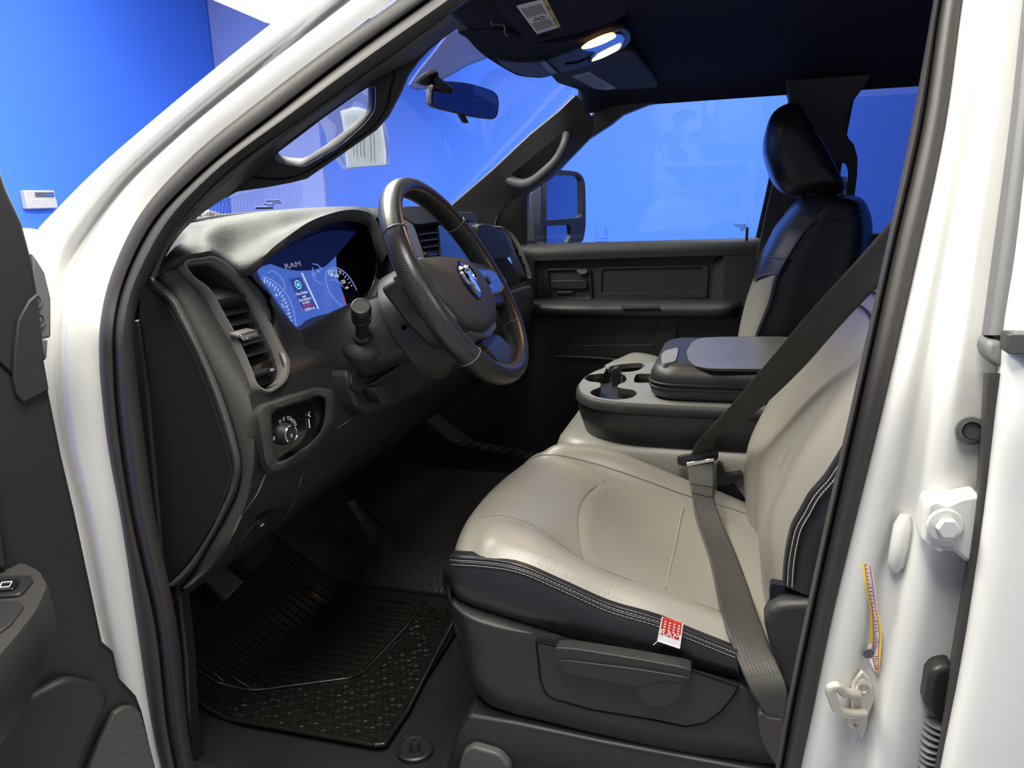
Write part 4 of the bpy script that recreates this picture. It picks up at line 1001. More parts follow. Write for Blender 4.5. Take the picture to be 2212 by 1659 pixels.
mk('lettering', *ltext('t', 'RAM', 633, 573, 11, None, 1.75), mat('display_grey', (.2, .2, .3), .5, emit=(.30, .32, .55), es=.7), dsp, smooth=False)
mk('message_text', *join([ltext('t', s, x, y, 6.2, None, .95) for s, x, y in (('Press Brake', 652, 633), ('and', 657, 640), ('Push Button', 659, 646.5), ('to Start', 661.5, 653))]+[ltext('t', '35285.4 mi', 669, 667, 6, None, .9)]), M['scr_white'], dsp, smooth=False)
mk('gauge_lettering', *join([ltext('t', s, x, y, h, None) for s, x, y, h in (('4', 597, 638, 8), ('5', 611, 660, 8), ('6', 617, 680, 8), ('80', 717, 594, 7), ('100', 727, 596, 8), ('120', 741, 609, 8), ('mph', 749, 621, 5), ('H', 688, 586, 5), ('C', 680, 592, 5))]), M['scr_white'], dsp, smooth=False)
def lcurve(pts, r): return tube_vf(bykey([PL(x, y, .0015) for x, y in pts], 5), r, 5)
mk('white_divider', *lcurve([(652, 589), (670, 628), (688, 667)], .0011), M['scr_white'], dsp)
arcs = [lcurve([(567, 597), (590, 606), (608, 622), (622, 640), (632, 662), (640, 704)], .0009), lcurve([(562, 602), (586, 612), (604, 630), (618, 655), (628, 690)], .0006),
        lcurve([(580, 590), (586, 584), (598, 590), (612, 606), (616, 622), (612, 628)], .0008), lcurve([(676, 570), (686, 572), (696, 583)], .0008), lcurve([(676, 578), (675, 592), (682, 605), (695, 613)], .0008),
        lcurve([(705, 588), (704, 605), (710, 627), (722, 645), (745, 665)], .0009), lcurve([(705, 586), (718, 578), (738, 583), (758, 603), (771, 627)], .0009), lcurve([(712, 606), (722, 604), (735, 612), (742, 620)], .0007)]
mk('gauge_rings', *join(arcs), M['scr_line'], dsp)
tk = []
for k in range(16):
    t = k/15
    c = cr([PL(*p, .0016) for p in [(572, 601), (590, 612), (606, 628), (620, 652), (628, 676), (634, 704)]], 32)[int(t*31)]
    o = PL(560, 700, .0016); d_ = (c-o).normalized()
    tk.append(tube_vf([c, c-d_*(.007 if k % 2 else .011)], .0006, 4))
for k in range(12):
    c = cr([PL(*p, .0016) for p in [(709, 584), (720, 581), (738, 586), (752, 600), (761, 616)]], 32)[int(k/11*31)]
    o = PL(722, 640, .0016); d_ = (c-o).normalized()
    tk.append(tube_vf([c, c-d_*(.006 if k % 2 else .009)], .0006, 4))
mk('gauge_ticks', *join(tk), M['scr_white'], dsp)
mk('message_panel', [PL(x, y, .0010) for x, y in [(624, 603), (650, 598), (684, 664), (655, 672)]], [(0, 1, 2, 3)], mat('display_navy', (.01, .01, .03), .2, emit=(.03, .06, .28), es=1), dsp, smooth=False)
c = PL(644, 615, .0018)
mk('brake_icon', *join([gridmesh([put(ell2(.0085*k, .0085*k), c+LN*.0001*i, LUX, LUY) for i, k in enumerate((1, .78))], cv=True), gridmesh([put(ell2(.0035*k, .0035*k), c, LUX, LUY) for k in (1, .05)], cv=True)]), M['scr_cyan'], dsp, smooth=False)
mk('red_warning', *join([([PL(x, y, .0016) for x, y in [(655, 660), (674, 656), (675, 659), (656, 663)]], [(0, 1, 2, 3)]), ltext('t', 'P', 655, 670, 7, None), lcurve([(741, 636), (745, 650), (750, 666)], .0008)]), M['scr_red'], dsp, smooth=False)

# headlamp switch module
ho = [(545, 896), (552, 881), (585, 866), (640, 848), (700, 838), (722, 848), (728, 880), (722, 915), (706, 942), (675, 976), (640, 1002), (606, 1020), (581, 1025), (567, 1012), (557, 972), (548, 925)]
hi = [(588, 896), (594, 888), (620, 878), (655, 867), (689, 857), (699, 862), (702, 885), (700, 908), (692, 931), (672, 955), (640, 977), (612, 995), (601, 997), (594, 985), (590, 960), (587, 921)]
Ho = crk([PDF(x, y, .0) for x, y in ho], 5); Hm = crk([PDF(*mixp(a, b, .35), .022) for a, b in zip(ho, hi)], 5)
Hm2 = crk([PDF(*mixp(a, b, .8), .021) for a, b in zip(ho, hi)], 5); Hi = crk([PDF(x, y, .015) for x, y in hi], 5); Hd = crk([PDF(x, y, .009) for x, y in hi], 5)
hm = loops('lamp_switch_surround', [[p+V((0, .012, 0)) for p in Ho], Ho, mixl(Ho, Hm, .4), Hm, Hm2, Hi, Hd], M['dash'], da, cap0=False, cap1=False)
pn_ = slab('lamp_switch_panel', Hd, (0, .004, 0), M['gloss'], hm, bevel=0)
FN = V((0, -.995, -.02)).normalized()
def lathe(name, o, n, prof, m, par, k=32, cap=True):
    n = n.normalized(); a = n.orthogonal().normalized(); b = n.cross(a)
    return loops(name, [put(ell2(r, r, k), o+n*h, a, b) for r, h in prof], m, par, cap0=cap, cap1=cap)
kc = PDF(613, 937, .010)
kb = lathe('lamp_knob', kc, V((-.12, -.98, .05)), [(.0165, -.004), (.0165, .002), (.0155, .004), (.0140, .012), (.0132, .0135), (.0122, .014), (.0116, .0130), (.001, .0130)], M['trim_sm'], pn_)
lathe('knob_ring', kc+V((-.12, -.98, .05)).normalized()*.0128, V((-.12, -.98, .05)), [(.0116, .001), (.0124, .0017), (.0130, .0008)], M['chrome'], kb, cap=False)
def dtext(s, px, py, hpx, w=1.0, off=.0102, rot=0):
    o = PDF(px, py, off); sz = hpx/1300*1.3
    ux = V((cos(rot), 0, sin(rot))); uy = V((-sin(rot), 0, cos(rot)))
    return text_vf(s, sz, o, ux, uy, sx=w, ext=.0001)
pr = [dtext('O', 605, 911, 7), dtext('I', 621, 902, 8), dtext('D', 625, 903, 8), dtext('A', 629, 906, 8, .9, rot=-.5), dtext('U', 632.5, 909, 8, .9, rot=-.7), dtext('T', 635.5, 912.5, 8, .9, rot=-.9), dtext('O', 638, 917, 8, .9, rot=-1.1)]
for cx, cy in ((613, 905), (592, 947)):
    for k in range(6):
        a = pi/3*k; o = PDF(cx, cy, .0102); d_ = V((cos(a), 0, sin(a)))
        pr.append(tube_vf([o+d_*.0012, o+d_*.0032], .0004, 4))
pr.append(dtext('Q', 630, 941, 7, off=.0245))
mk('switch_symbols', *join(pr), M['icon'], pn_, smooth=False)
dm = []
for k in range(9):
    a = pi*.15+pi*.7*k/8
    p = PDF(676+7*sin(a), 895+3.6*k, .010+.004*sin(a)); dm.append(tube_vf([p, p+V((.010, 0, 0))], .0011, 6))
mk('dimmer_wheel', *join(dm), M['trim_sm'], pn_)
mk('dimmer_marks', *join([tube_vf([PDF(667, 905, .0102), PDF(669, 924, .0102)], .0008, 5), tube_vf([PDF(666, 896, .0102), PDF(670, 900, .0102)], .0012, 5), dtext('8', 668, 892, 6)]), M['icon'], pn_)
# hood release and diagnostic cover at the bottom
hr = slab('hood_release', rnd([PDF(x, y, .008) for x, y in [(557, 1124), (598, 1102), (612, 1108), (600, 1135), (573, 1164), (526, 1186), (512, 1184)]], .2, 3), (0, .012, 0), M['trim_sm'], da, bevel=.003, seg=3)
mk('release_mark', *tube_vf([PDF(563, 1137, .0085), PDF(570, 1131, .0085)], .0012, 5), M['icon'], hr)
# filler below the column with cubby, switch and tilt lever
fo = [(748, 800), (775, 790), (830, 768), (870, 752), (905, 780), (925, 815), (905, 850), (850, 880), (815, 892), (790, 900), (772, 880), (760, 845)]
fp = slab('column_filler', rnd([PDF(x, y, .030) for x, y in fo], .3, 3), (0, .06, 0), M['trim'], da, bevel=.006, seg=3)
cb_ = [(760, 806), (775, 796), (806, 782), (845, 766), (868, 770), (878, 788), (850, 806), (800, 838), (770, 848), (760, 830)]
plate('cubby_rim', rnd([PDF(x, y, .037) for x, y in cb_], .3, 3), [rnd([PDF(x, y, .037) for x, y in [(768, 810), (790, 797), (845, 774), (862, 776), (868, 787), (846, 800), (798, 830), (774, 838)]], .3, 3)], (0, .008, 0), M['trim_sm'], fp, bevel=.002)
slab('cubby_floor', [PDF(x, y, .0315) for x, y in [(764, 806), (845, 770), (872, 788), (798, 836), (770, 842)]], (0, .004, 0), M['trim_sm'], fp, bevel=0)
slab('blank_switch', rnd([PDF(x, y, .0365) for x, y in [(790, 794), (830, 776), (848, 798), (806, 818)]], .15, 3), (0, .006, 0), M['gloss'], fp, bevel=.0015)
lv = rnd([PDF(x, y, .050) for x, y in [(807, 838), (826, 831), (847, 858), (843, 868), (825, 872), (817, 862)]], .3, 3)
slab('tilt_lever', lv, (0, .02, 0), M['trim_sm'], fp, bevel=.005, seg=3)
# ------------------------------------------------------------------ centre stack and the far half of the dash
SP = (V((-.1, .655, .75)), V((0, -.96, .28)).normalized()); SN = SP[1]
def PSk(px, py, l=0): return PN(px, py, (SP[0]+SN*l, SN))
stk_ = [(866, 452), (905, 446), (950, 458), (1024, 461), (1034, 478), (1042, 560), (1050, 640), (1056, 720), (905, 720), (885, 560)]
slab('stack_shell', [PSk(x, y) for x, y in stk_], (0, .2, -.03), M['trim'], da, bevel=.01, seg=4)
slab('stack_top_cap', rnd([PSk(x, y, .018) for x, y in [(868, 446), (916, 445), (950, 457), (1024, 459), (1033, 472), (1030, 476), (940, 480), (900, 486), (872, 470)]], .2, 3), (0, .2, -.0), M['dash'], da, bevel=.006, seg=3)
slab('stack_side_rail', rnd([PSk(x, y, .016) for x, y in [(872, 470), (886, 474), (897, 492), (920, 560), (924, 620), (900, 620), (884, 530)]], .2, 3), (0, .03, 0), M['satin'], da, bevel=.005, seg=3)
slab('centre_vent', [PSk(x, y, .006) for x, y in [(899, 489), (950, 484), (960, 556), (920, 560)]], (0, .01, 0), M['void'], da, bevel=0)
for k in range(3):
    slab('centre_louvre', [PSk(904+5*k, 506+14*k, .012), PSk(952+2*k, 500+14*k, .012), PSk(952+2*k, 497+14*k, -.02), PSk(904+5*k, 503+14*k, -.02)], (0, 0, -.003), M['trim_sm'], da, bevel=.001)
ct = slab('centre_vent_tab', [PSk(x, y, .022) for x, y in [(920, 546), (946, 542), (950, 552), (924, 556)]], (0, .02, 0), M['trim_sm'], da, bevel=.003)
tube('chrome_edge', [PSk(920, 546, .023), PSk(946, 542, .023), PSk(950, 551, .023)], .0015, M['chrome'], ct, n=6)
slab('touch_screen', rnd([PSk(x, y, .014) for x, y in [(946, 486), (1012, 482), (1022, 640), (962, 640)]], .06, 3), (0, .02, 0), M['gloss'], da, bevel=.004)
slab('screen_bezel', rnd([PSk(x, y, .018) for x, y in [(1013, 480), (1031, 478), (1042, 560), (1046, 640), (1024, 640), (1018, 540)]], .12, 3), (0, .02, 0), mat('bezel_blue_grey', (.05, .055, .075), .3), da, bevel=.004, seg=3)
def PXi(px, py, dy=0):     # far half: depth across the cab follows the position along the dash
    x = .20+(px-1035)/110*.53
    p = PX(px, py, x); return p+V((0, dy, 0))
slab('far_dash_pad', rnd([PXi(x, y) for x, y in [(1033, 486), (1046, 483), (1064, 487), (1084, 500), (1098, 520), (1106, 556), (1040, 566)]], .2, 3), (0, .2, 0), M['dash'], da, bevel=.012, seg=4)
slab('far_dash_face', [PXi(x, y, .02) for x, y in [(1036, 545), (1100, 540), (1146, 600), (1148, 640), (1110, 670), (1050, 690)]], (0, .2, 0), M['trim'], da, bevel=.01, seg=3)
slab('glove_shelf', rnd([PXi(x, y, -.01) for x, y in [(1096, 630), (1125, 620), (1143, 616), (1148, 632), (1144, 652), (1118, 664), (1098, 668)]], .25, 3), (0, .15, 0), M['dash'], da, bevel=.008, seg=4)
fvo = [(1063, 487), (1074, 488), (1091, 503), (1110, 546), (1124, 579), (1138, 603), (1144, 604), (1146, 596), (1143, 582), (1130, 549), (1116, 518), (1099, 498), (1083, 489)]
fvi = [(1080, 494), (1084, 496), (1096, 510), (1112, 548), (1124, 573), (1136, 597), (1141, 599), (1142, 594), (1138, 580), (1127, 552), (1114, 522), (1099, 503), (1090, 496)]
a = crk([PX(x, y, .72) for x, y in fvo], 4); b = crk([PX(x, y, .72) for x, y in fvi], 4)
fb = loops('far_vent_bezel', [[p+V((.03, .03, 0)) for p in a], a, [p+V((-.008, -.008, 0)) for p in mixl(a, b, .5)], b, [p+V((.03, .03, 0)) for p in b]], M['satin'], da, cap0=False, cap1=False)
slab('vent_void', [p+V((.012, .012, 0)) for p in b], (.01, .01, 0), M['void'], fb, bevel=0)
for x, y in ((1112, 536), (1120, 554), (1128, 571)):
    slab('louvre', [PX(x-8, y+3, .722), PX(x+5, y-2, .722), PX(x+4, y-4, .74), PX(x-9, y+1, .74)], (0, 0, -.003), M['trim_sm'], fb, bevel=0)

# ------------------------------------------------------------------ steering column
WC = V((-.412, .461, .737)); WT, WY = .5157, .047
WX = V((cos(WY), sin(WY), 0)); WN = V((sin(WY)*cos(WT), -cos(WY)*cos(WT), sin(WT))); WU = WN.cross(WX)
if WU.z < 0: WU = -WU
sc = thing('steering_column', WC-WN*.2, 'black steering column shroud with turn-signal stalk behind the wheel', 'steering column')
def wl(x, u, n): return WC+WX*x+WU*u+WN*n
rows = []
for n, rx, ru, cu in ((-.03, .070, .070, -.005), (-.04, .082, .085, -.012), (-.075, .090, .096, -.02), (-.115, .096, .104, -.026), (-.12, .088, .096, -.026)):
    rows.append([wl(rx*cos(t), cu+ru*sin(t), n) for t in [2*pi*i/40 for i in range(40)]])
loops('wheel_shroud', rows, M['trim_sm'], sc)
rows = []
for n, rx, ru, cu in ((-.112, .085, .055, -.015), (-.118, .098, .064, -.016), (-.145, .112, .062, -.008), (-.17, .122, .064, .000), (-.22, .126, .064, .006), (-.30, .128, .066, .010)):
    rows.append([wl(p, cu+q, n) for p, q in rr2(rx*2, ru*2, .055, 6)])
loops('column_cover', rows, M['trim'], sc)
sd = (PX(779, 648, -.592)-PX(783, 724, -.535)).normalized()
b0 = PX(783, 727, -.532)
lathe('stalk_pod', b0-sd*.012+V((.0, .0, -.0)), sd, [(.037, -.05), (.037, -.006), (.034, .0), (.022, .003), (.014, .007)], M['trim'], sc, 40)
sk = lathe('turn_stalk', b0, sd, [(.016, .0), (.016, .006), (.0115, .009), (.0105, .034), (.0125, .040), (.0155, .046), (.0160, .054), (.0154, .055), (.0154, .0565), (.0162, .0575), (.0164, .078), (.0150, .0825), (.0130, .083), (.0125, .0822), (.001, .0822)], M['trim_sm'], sc, 36)
a_, b_ = sd.orthogonal().normalized(), None
a_ = (V((0, -1, .2))-sd*V((0, -1, .2)).dot(sd)).normalized(); b_ = sd.cross(a_)
mk('stalk_marks', *join([tube_vf([b0+sd*.062+(a_*cos(t)+b_*sin(t))*.0166, b0+sd*.062+(a_*cos(t+.14)+b_*sin(t+.14))*.0166], .0005, 4) for t in (-.55, -.25, .05)]), M['icon'], sk)
lathe('screw_recess', wl(-.098, -.02, -.09), V((-1, 0, 0)), [(.005, .001), (.0045, .002), (.003, -.004)], M['void'], sc, 14)

# ------------------------------------------------------------------ steering wheel
sw_ = thing('steering_wheel', WC, 'black leather three-spoke steering wheel with perforated grips', 'steering wheel')
RIM, ra, rb_ = .1856, .0155, .0205
def rimpt(t, a, k=1.0):
    fl = 1.0-.035*max(0, -cos(t))**4
    r = RIM*fl+ra*k*cos(a)
    return wl(r*sin(t), r*cos(t), rb_*k*sin(a))
def rimseg(name, t0, t1, m, nt=40, na=24, k=1.0):
    vs, uvs, fs = [], [], []
    for i in range(nt+1):
        t = t0+(t1-t0)*i/nt
        for j in range(na+1):
            a = 2*pi*j/na; vs.append(rimpt(t, a, k)); uvs.append((RIM*t, .018*a))
    for i in range(nt):
        for j in range(na): q = i*(na+1)+j; fs.append((q, q+1, q+na+2, q+na+1))
    me = bpy.data.meshes.new(name); me.from_pydata([tuple(v) for v in vs], [], fs)
    uv = me.uv_layers.new(name='UVMap')
    for lp in me.loops: uv.data[lp.index].uv = uvs[lp.vertex_index]
    for p in me.polygons: p.use_smooth = True
    o = bpy.data.objects.new(name, me); COL.objects.link(o); me.materials.append(m); parent(o, sw_)
    return o
g1, g2 = radians(55), radians(128)
rimseg('rim_top', -g1, g1, M['rim_lea'])
rimseg('rim_grip', g1, g2, M['perf'], k=.985); rimseg('rim_grip', -g2, -g1, M['perf'], k=.985)
rimseg('rim_bottom', g2, 2*pi-g2, M['rim_lea'])
for t in (g1, g2, -g1, -g2):
    mk('rim_seam', *tube_vf([rimpt(t, 2*pi*j/24, 1.01) for j in range(25)], .0012, 6), M['satin'], sw_)
for t0, t1 in ((-g1, g1), (g1, g2), (-g2, -g1), (g2, 2*pi-g2)):
    st_ = []
    n = int(abs(t1-t0)*RIM/.0055)
    for i in range(n):
        t = t0+(t1-t0)*i/n; t2 = t0+(t1-t0)*(i+.6)/n
        st_.append(tube_vf([rimpt(t, pi*.80, 1.03), rimpt(t2, pi*.74, 1.03)], .00065, 4))
    mk('rim_stitching', *join(st_), M['orange'], sw_)  # tan thread; warm map lamp reflection is mixed into its colour
# airbag hub
def PW(px, py, n=0): return PN(px, py, (WC+WN*n, WN))
ho_ = [(903, 564), (914, 557), (927, 555), (977, 556), (1004, 562), (1024, 577), (1045, 603), (1063, 636), (1070, 665), (1069, 695), (1060, 708), (1036, 714), (1018, 707), (983, 671), (960, 645), (933, 606), (914, 582)]
h0 = cr([PW(x, y, .018) for x, y in ho_], 64, True); hc = cen(h0)
hub = loops('airbag_cover', [[p-WN*.05 for p in inset(h0, hc, .98)], [p-WN*.006 for p in h0], [p+WN*.003 for p in inset(h0, hc, .97)], [p+WN*.0075 for p in inset(h0, hc, .86)], [p+WN*.011 for p in inset(h0, hc, .6)], [p+WN*.012 for p in inset(h0, hc, .3)], [p+WN*.0125 for p in inset(h0, hc, .05)]], M['dash'], sw_)
ch = [(898, 566), (912, 585), (938, 630), (962, 664), (1000, 700), (1028, 724), (1045, 728), (1060, 726), (1074, 708), (1070, 690), (1056, 704), (1034, 710), (1016, 704), (982, 668), (958, 642), (930, 602), (910, 574)]
slab('hub_trim', [PW(x, y, .012) for x, y in ch], -WN*.03, M['satin'], sw_, bevel=.003, seg=3)
slab('hub_core', [p-WN*.02 for p in inset(h0, hc, .92)], -WN*.06, M['trim_sm'], sw_, bevel=.005)
# spokes
rsw = rnd([PW(x, y, .013) for x, y in [(1010, 578), (1058, 583), (1074, 593), (1086, 620), (1081, 632), (1060, 640), (1040, 620)]], .2, 4)
rsp = slab('right_spoke', rnd([PW(x, y, .009) for x, y in [(1000, 560), (1075, 575), (1098, 610), (1100, 655), (1070, 660), (1030, 640)]], .2, 3), -WN*.03, M['trim_sm'], sw_, bevel=.006, seg=3)
loops('switch_bezel', [inset(rsw, cen(rsw), 1.04), [p+WN*.004 for p in inset(rsw, cen(rsw), 1.0)], [p+WN*.002 for p in inset(rsw, cen(rsw), .9)]], M['satin'], rsp)
spn = slab('switch_pad', [p+WN*.0035 for p in inset(rsw, cen(rsw), .9)], -WN*.004, M['gloss'], rsp, bevel=.001)
def wtext(s, px, py, h, n=.0175): 
    return text_vf(s, h, PW(px, py, n), WX, WU, sx=1.0, ext=.0001)
mk('switch_lettering', *join([wtext('SET+', 1046, 590, .0045), wtext('RES', 1064, 602, .0055), wtext('SET-', 1063, 620, .0045), wtext('CANC', 1042, 607, .004)]), M['icon'], rsp, smooth=False)
lathe('cruise_button', PW(1054, 605, .017), WN, [(.0085, 0), (.008, .002), (.001, .0024)], M['trim_sm'], rsp, 20)
lsp = [p for p in [wl(-.055, .04, .0), wl(-.12, .045, .002), wl(-.172, .03, .0), wl(-.172, -.03, .0), wl(-.12, -.045, .002), wl(-.06, -.05, .0)]]
slab('left_spoke', rnd(lsp, .2, 3), -WN*.03, M['trim_sm'], sw_, bevel=.006, seg=3)
slab('left_switch_pad', rnd([PW(x, y, .006) for x, y in [(920, 594), (926, 592), (945, 625), (966, 652), (968, 660), (955, 655), (935, 628)]], .2, 3), -WN*.01, M['gloss'], sw_, bevel=.002)
lwr = [(1046, 735), (1072, 722), (1082, 726), (1108, 751), (1133, 781), (1128, 796), (1105, 802), (1082, 786), (1058, 756)]
lws = rnd([PW(x, y, .002) for x, y in lwr], .25, 4)
def slab_uv(name, out, vec, m, par, bevel):
    o = slab(name, out, vec, m, par, bevel=bevel, seg=3)
    uv = o.data.uv_layers.new(name='UVMap')
    for lp in o.data.loops:
        p = o.data.vertices[lp.vertex_index].co; d_ = V(p)-WC; uv.data[lp.index].uv = (d_.dot(WX), d_.dot(WU)+d_.dot(WN))
    return o
slab_uv('lower_spoke', lws, -WN*.025, M['perf'], sw_, .006)
slab('spoke_clip', rnd([PW(x, y, .003) for x, y in [(1038, 738), (1060, 722), (1074, 722), (1062, 742), (1050, 750)]], .2, 3), -WN*.02, M['trim_sm'], sw_, bevel=.004)
lathe('volume_button', wl(.085, -.045, .004), WN, [(.012, -.01), (.012, .002), (.010, .006), (.001, .007)], M['gloss'], sw_, 20)
# emblem: oval reflection patch painted dark blue, with a chrome horned head
ec = PW(1013, 604, .0315)
EU = (WU*.94-WN*.0).normalized()
emb = loops('emblem_plate', [put(ell2(.030, .036), ec-WN*.004, WX, EU), put(ell2(.030, .036), ec, WX, EU), put(ell2(.027, .033), ec+WN*.001, WX, EU)], mat('emblem_blue', (.008, .010, .03), .2, coat=.4), sw_)
hn = []
for s in (-1, 1):
    pts = [(s*.003, .013), (s*.012, .021), (s*.021, .016), (s*.0225, .004), (s*.017, -.005), (s*.010, -.003), (s*.0105, .005)]
    hn.append(tube_vf(bykey([ec+WX*a+EU*b+WN*.0025 for a, b in pts], 5), [.0045]*6+[.0055]*12+[.0045]*8+[.003]*5, 8))
fc = [(-.006, .014), (.006, .014), (.008, -.002), (.006, -.012), (.008, -.020), (.005, -.027), (-.005, -.027), (-.008, -.020), (-.006, -.012), (-.008, -.002)]
hn.append(slab_vf([ec+WX*a+EU*b+WN*.006 for a, b in fc], -WN*.006))
mk('chrome_ram_head', *join(hn), M['chrome'], emb, bevel=.001)
mk('airbag_lettering', *wtext('AIRBAG', 1046, 647, .0055, .030), M['satin'], sw_, smooth=False)
# ------------------------------------------------------------------ seats
YS = [.385, .345, .29, .225, .16, .085, .01, -.06, -.10]
CZ = [(-.700, [.362, .371, .370, .349, .325, .308, .284, .262, .25]),
      (-.676, [.374, .387, .386, .367, .343, .324, .300, .275, .26]),
      (-.640, [.380, .394, .391, .364, .336, .318, .294, .270, .255]),
      (-.580, [.381, .388, .374, .330, .305, .284, .266, .252, .24]),
      (-.500, [.376, .380, .369, .338, .307, .282, .266, .254, .245]),
      (-.430, [.374, .376, .367, .342, .310, .284, .270, .258, .25]),
      (-.350, [.373, .374, .364, .340, .313, .290, .276, .262, .25]),
      (-.280, [.373, .374, .362, .342, .324, .304, .290, .275, .26]),
      (-.235, [.378, .392, .396, .388, .366, .338, .314, .285, .27]),
      (-.200, [.366, .380, .382, .376, .352, .326, .302, .275, .26])]
def cz(x, y):                       # cushion height
    def zi(l):
        if y >= YS[0]: return l[0]
        for k in range(len(YS)-1):
            if YS[k+1] <= y <= YS[k]:
                t = (YS[k]-y)/(YS[k]-YS[k+1]); return l[k]+(l[k+1]-l[k])*t
        return l[-1]
    if x <= CZ[0][0]: return zi(CZ[0][1])
    for (a, la), (b, lb) in zip(CZ, CZ[1:]):
        if a <= x <= b:
            t = (x-a)/(b-a); return zi(la)+(zi(lb)-zi(la))*t
    return zi(CZ[-1][1])
def fy(x):                          # front lip, bowed in plan
    t = (x+.45)/.25; return .432-.040*t*t
def cushion(par, T, main, side):
    rows = []
    for x, zl in CZ:
        f = fy(x)
        r = [V((x, f-.03, .20)), V((x, f-.006, .25)), V((x, f, .30)), V((x, f-.003, zl[0]-.030)), V((x, f-.018, zl[0]-.008))]
        r += [V((x, y, z)) for y, z in zip(YS, zl)]
        r[5].y = min(r[5].y, f-.035)
        rows.append([T(p) for p in r])
    return patch('seat_cushion', rows, main, par, 4, 4)
I = lambda p: p
ds_ = thing('driver_seat', (-.45, .15, .1), 'grey leather driver seat with black sides and red fabric tag', 'car seat')
cush = cushion(ds_, I, M['leather'], None)
from mathutils.bvhtree import BVHTree
_bv = BVHTree.FromPolygons([v.co.copy() for v in cush.data.vertices], [tuple(p.vertices) for p in cush.data.polygons])
def czm(x, y):                       # true height of the cushion mesh
    h = _bv.ray_cast(V((x, y, 1.0)), V((0, 0, -1)))
    return h[0].z if h[0] else cz(x, y)
# insert panel and its seams
def CS(px, py, x, d=.0): return PX(px, py, x)
ins = []
xs = [-.585, -.53, -.48, -.43, -.38, -.33, -.285]
def yseam(x): return .252-.9*(x+.41)**2*1.3
for k, t in enumerate((0, .04, .12, .3, .5, .7, .85, 1.0)):
    r = []
    for j, x in enumerate(xs):
        y0 = yseam(x); y = y0+(-.085-y0)*t
        e = .0 if (t < .01 or j in (0, len(xs)-1)) else .0045
        r.append(V((x, y, czm(x, y)+e+.0005)))
    ins.append(r)
patch('cushion_insert', ins, M['leather_in'], ds_, 4, 4)
sm = [tube_vf([V((x, yseam(x), czm(x, yseam(x))+.0006)) for x in [-.585+.30*i/30 for i in range(31)]], .0017, 6)]
mk('insert_seam', *join(sm), mat('seam_shadow_grey', (.17, .162, .142), .7), ds_)
th = [tube_vf([V((x, .092-.02*(x+.58), czm(x, .092)+.0052)) for x in [-.575+.285*i/20 for i in range(21)]], .0009, 5)]
mk('cushion_thread', *join(th), M['thread'], ds_)
for nm, xx in (('bolster_seam', -.582), ('bolster_seam', -.262)):
    mk(nm, *tube_vf([V((xx+(.012 if y > .25 and xx > -.4 else 0)*0, y, czm(xx, y)+.0006)) for y in [.385-.45*i/30 for i in range(31)]], .0012, 6), bpy.data.materials['seam_shadow_grey'], ds_)
# black leather side of the cushion with double piping
pipe = [PX(x, y, xx) for x, y, xx in [(1140, 1010, -.2)]] if False else None
pip = [V((fx, fyv, z)) for fx, fyv, z in []]
P0 = [(972, 1203, -.690), (985, 1204, -.698), (1033, 1207, -.702), (1111, 1218, -.704), (1212, 1259, -.704), (1313, 1304, -.704), (1427, 1339, -.704), (1500, 1369, -.704), (1590, 1405, -.704)]
B0 = [(972, 1260, -.690), (982, 1282, -.700), (1010, 1300, -.706), (1077, 1323, -.710), (1212, 1367, -.710), (1313, 1394, -.710), (1427, 1424, -.708), (1500, 1440, -.706), (1600, 1462, -.706)]
rows = []
for a, b in zip(P0, B0):
    pa, pb = PX(*a), PX(*b)
    rows.append([pa+V((.02, 0, .001)), pa, pa.lerp(pb, .1)+V((-.006, 0, 0)), pa.lerp(pb, .5)+V((-.013, 0, 0)), pa.lerp(pb, .9)+V((-.006, 0, 0)), pb+V((.008, 0, -.012)), pb+V((.03, 0, -.03))])
f0 = [V((-.20, fy(-.2)+.001, .325)), V((-.3, fy(-.3)+.004, .325)), V((-.45, fy(-.45)+.004, .322)), V((-.58, fy(-.58)+.004, .322)), V((-.655, fy(-.655)+.002, .330))]
fr = [[p+V((0, -.02, .001)), p, p+V((0, .006, -.010)), p+V((0, .012, -.04)), p+V((0, .004, -.075)), p+V((0, -.01, -.09)), p+V((0, -.03, -.10))] for p in f0]
patch('cushion_side', fr+rows, M['navy_leather'], ds_, 4, 4)
pc = bykey([PX(x, y+1, xx-.003) for x, y, xx in P0], 8)
pc2 = bykey([PX(x, y+11, xx-.008) for x, y, xx in P0], 8)
mk('piping', *join([tube_vf(pc, .0028, 8), tube_vf(pc2, .0022, 8)]), M['black_leather'], ds_)
st_ = []
for off, ox in ((6, -.0065), (16, -.0105)):
    c = bykey([PX(x, y+off, xx+ox) for x, y, xx in P0], 24)
    for i in range(0, len(c)-1, 2): st_.append(tube_vf([c[i], c[i].lerp(c[min(i+2, len(c)-1)], .8)], .00055, 4))
mk('side_stitching', *join(st_), M['thread'], ds_)
tq = [PX(1431, 1333, -.722), PX(1475, 1347, -.722), PX(1468, 1400, -.726), PX(1421, 1384, -.726)]
tg = slab('fabric_tag', tq, (.0015, 0, 0), M['red'], ds_, bevel=0)
def onT(a, b, l=.0006): return onq([tq[0], tq[3], tq[2], tq[1]], a, b)+V((-l, 0, 0))
bits = [([onT(.70, 0), onT(.70, 1), onT(1, 1), onT(1, 0)], [(0, 1, 2, 3)])]
for r in range(4):
    for c in range(4):
        a, b = .10+.11*r, .14+.22*c
        bits.append(([onT(a, b), onT(a, b+.08), onT(a+.06, b+.08), onT(a+.06, b)], [(0, 1, 2, 3)]))
ux = (tq[1]-tq[0]).normalized(); uy = (tq[0]-tq[3]).normalized()
bits.append(text_vf('RAM', .0105, onT(.60, .5, .0008), ux, uy, sx=1.35, ext=.0001))
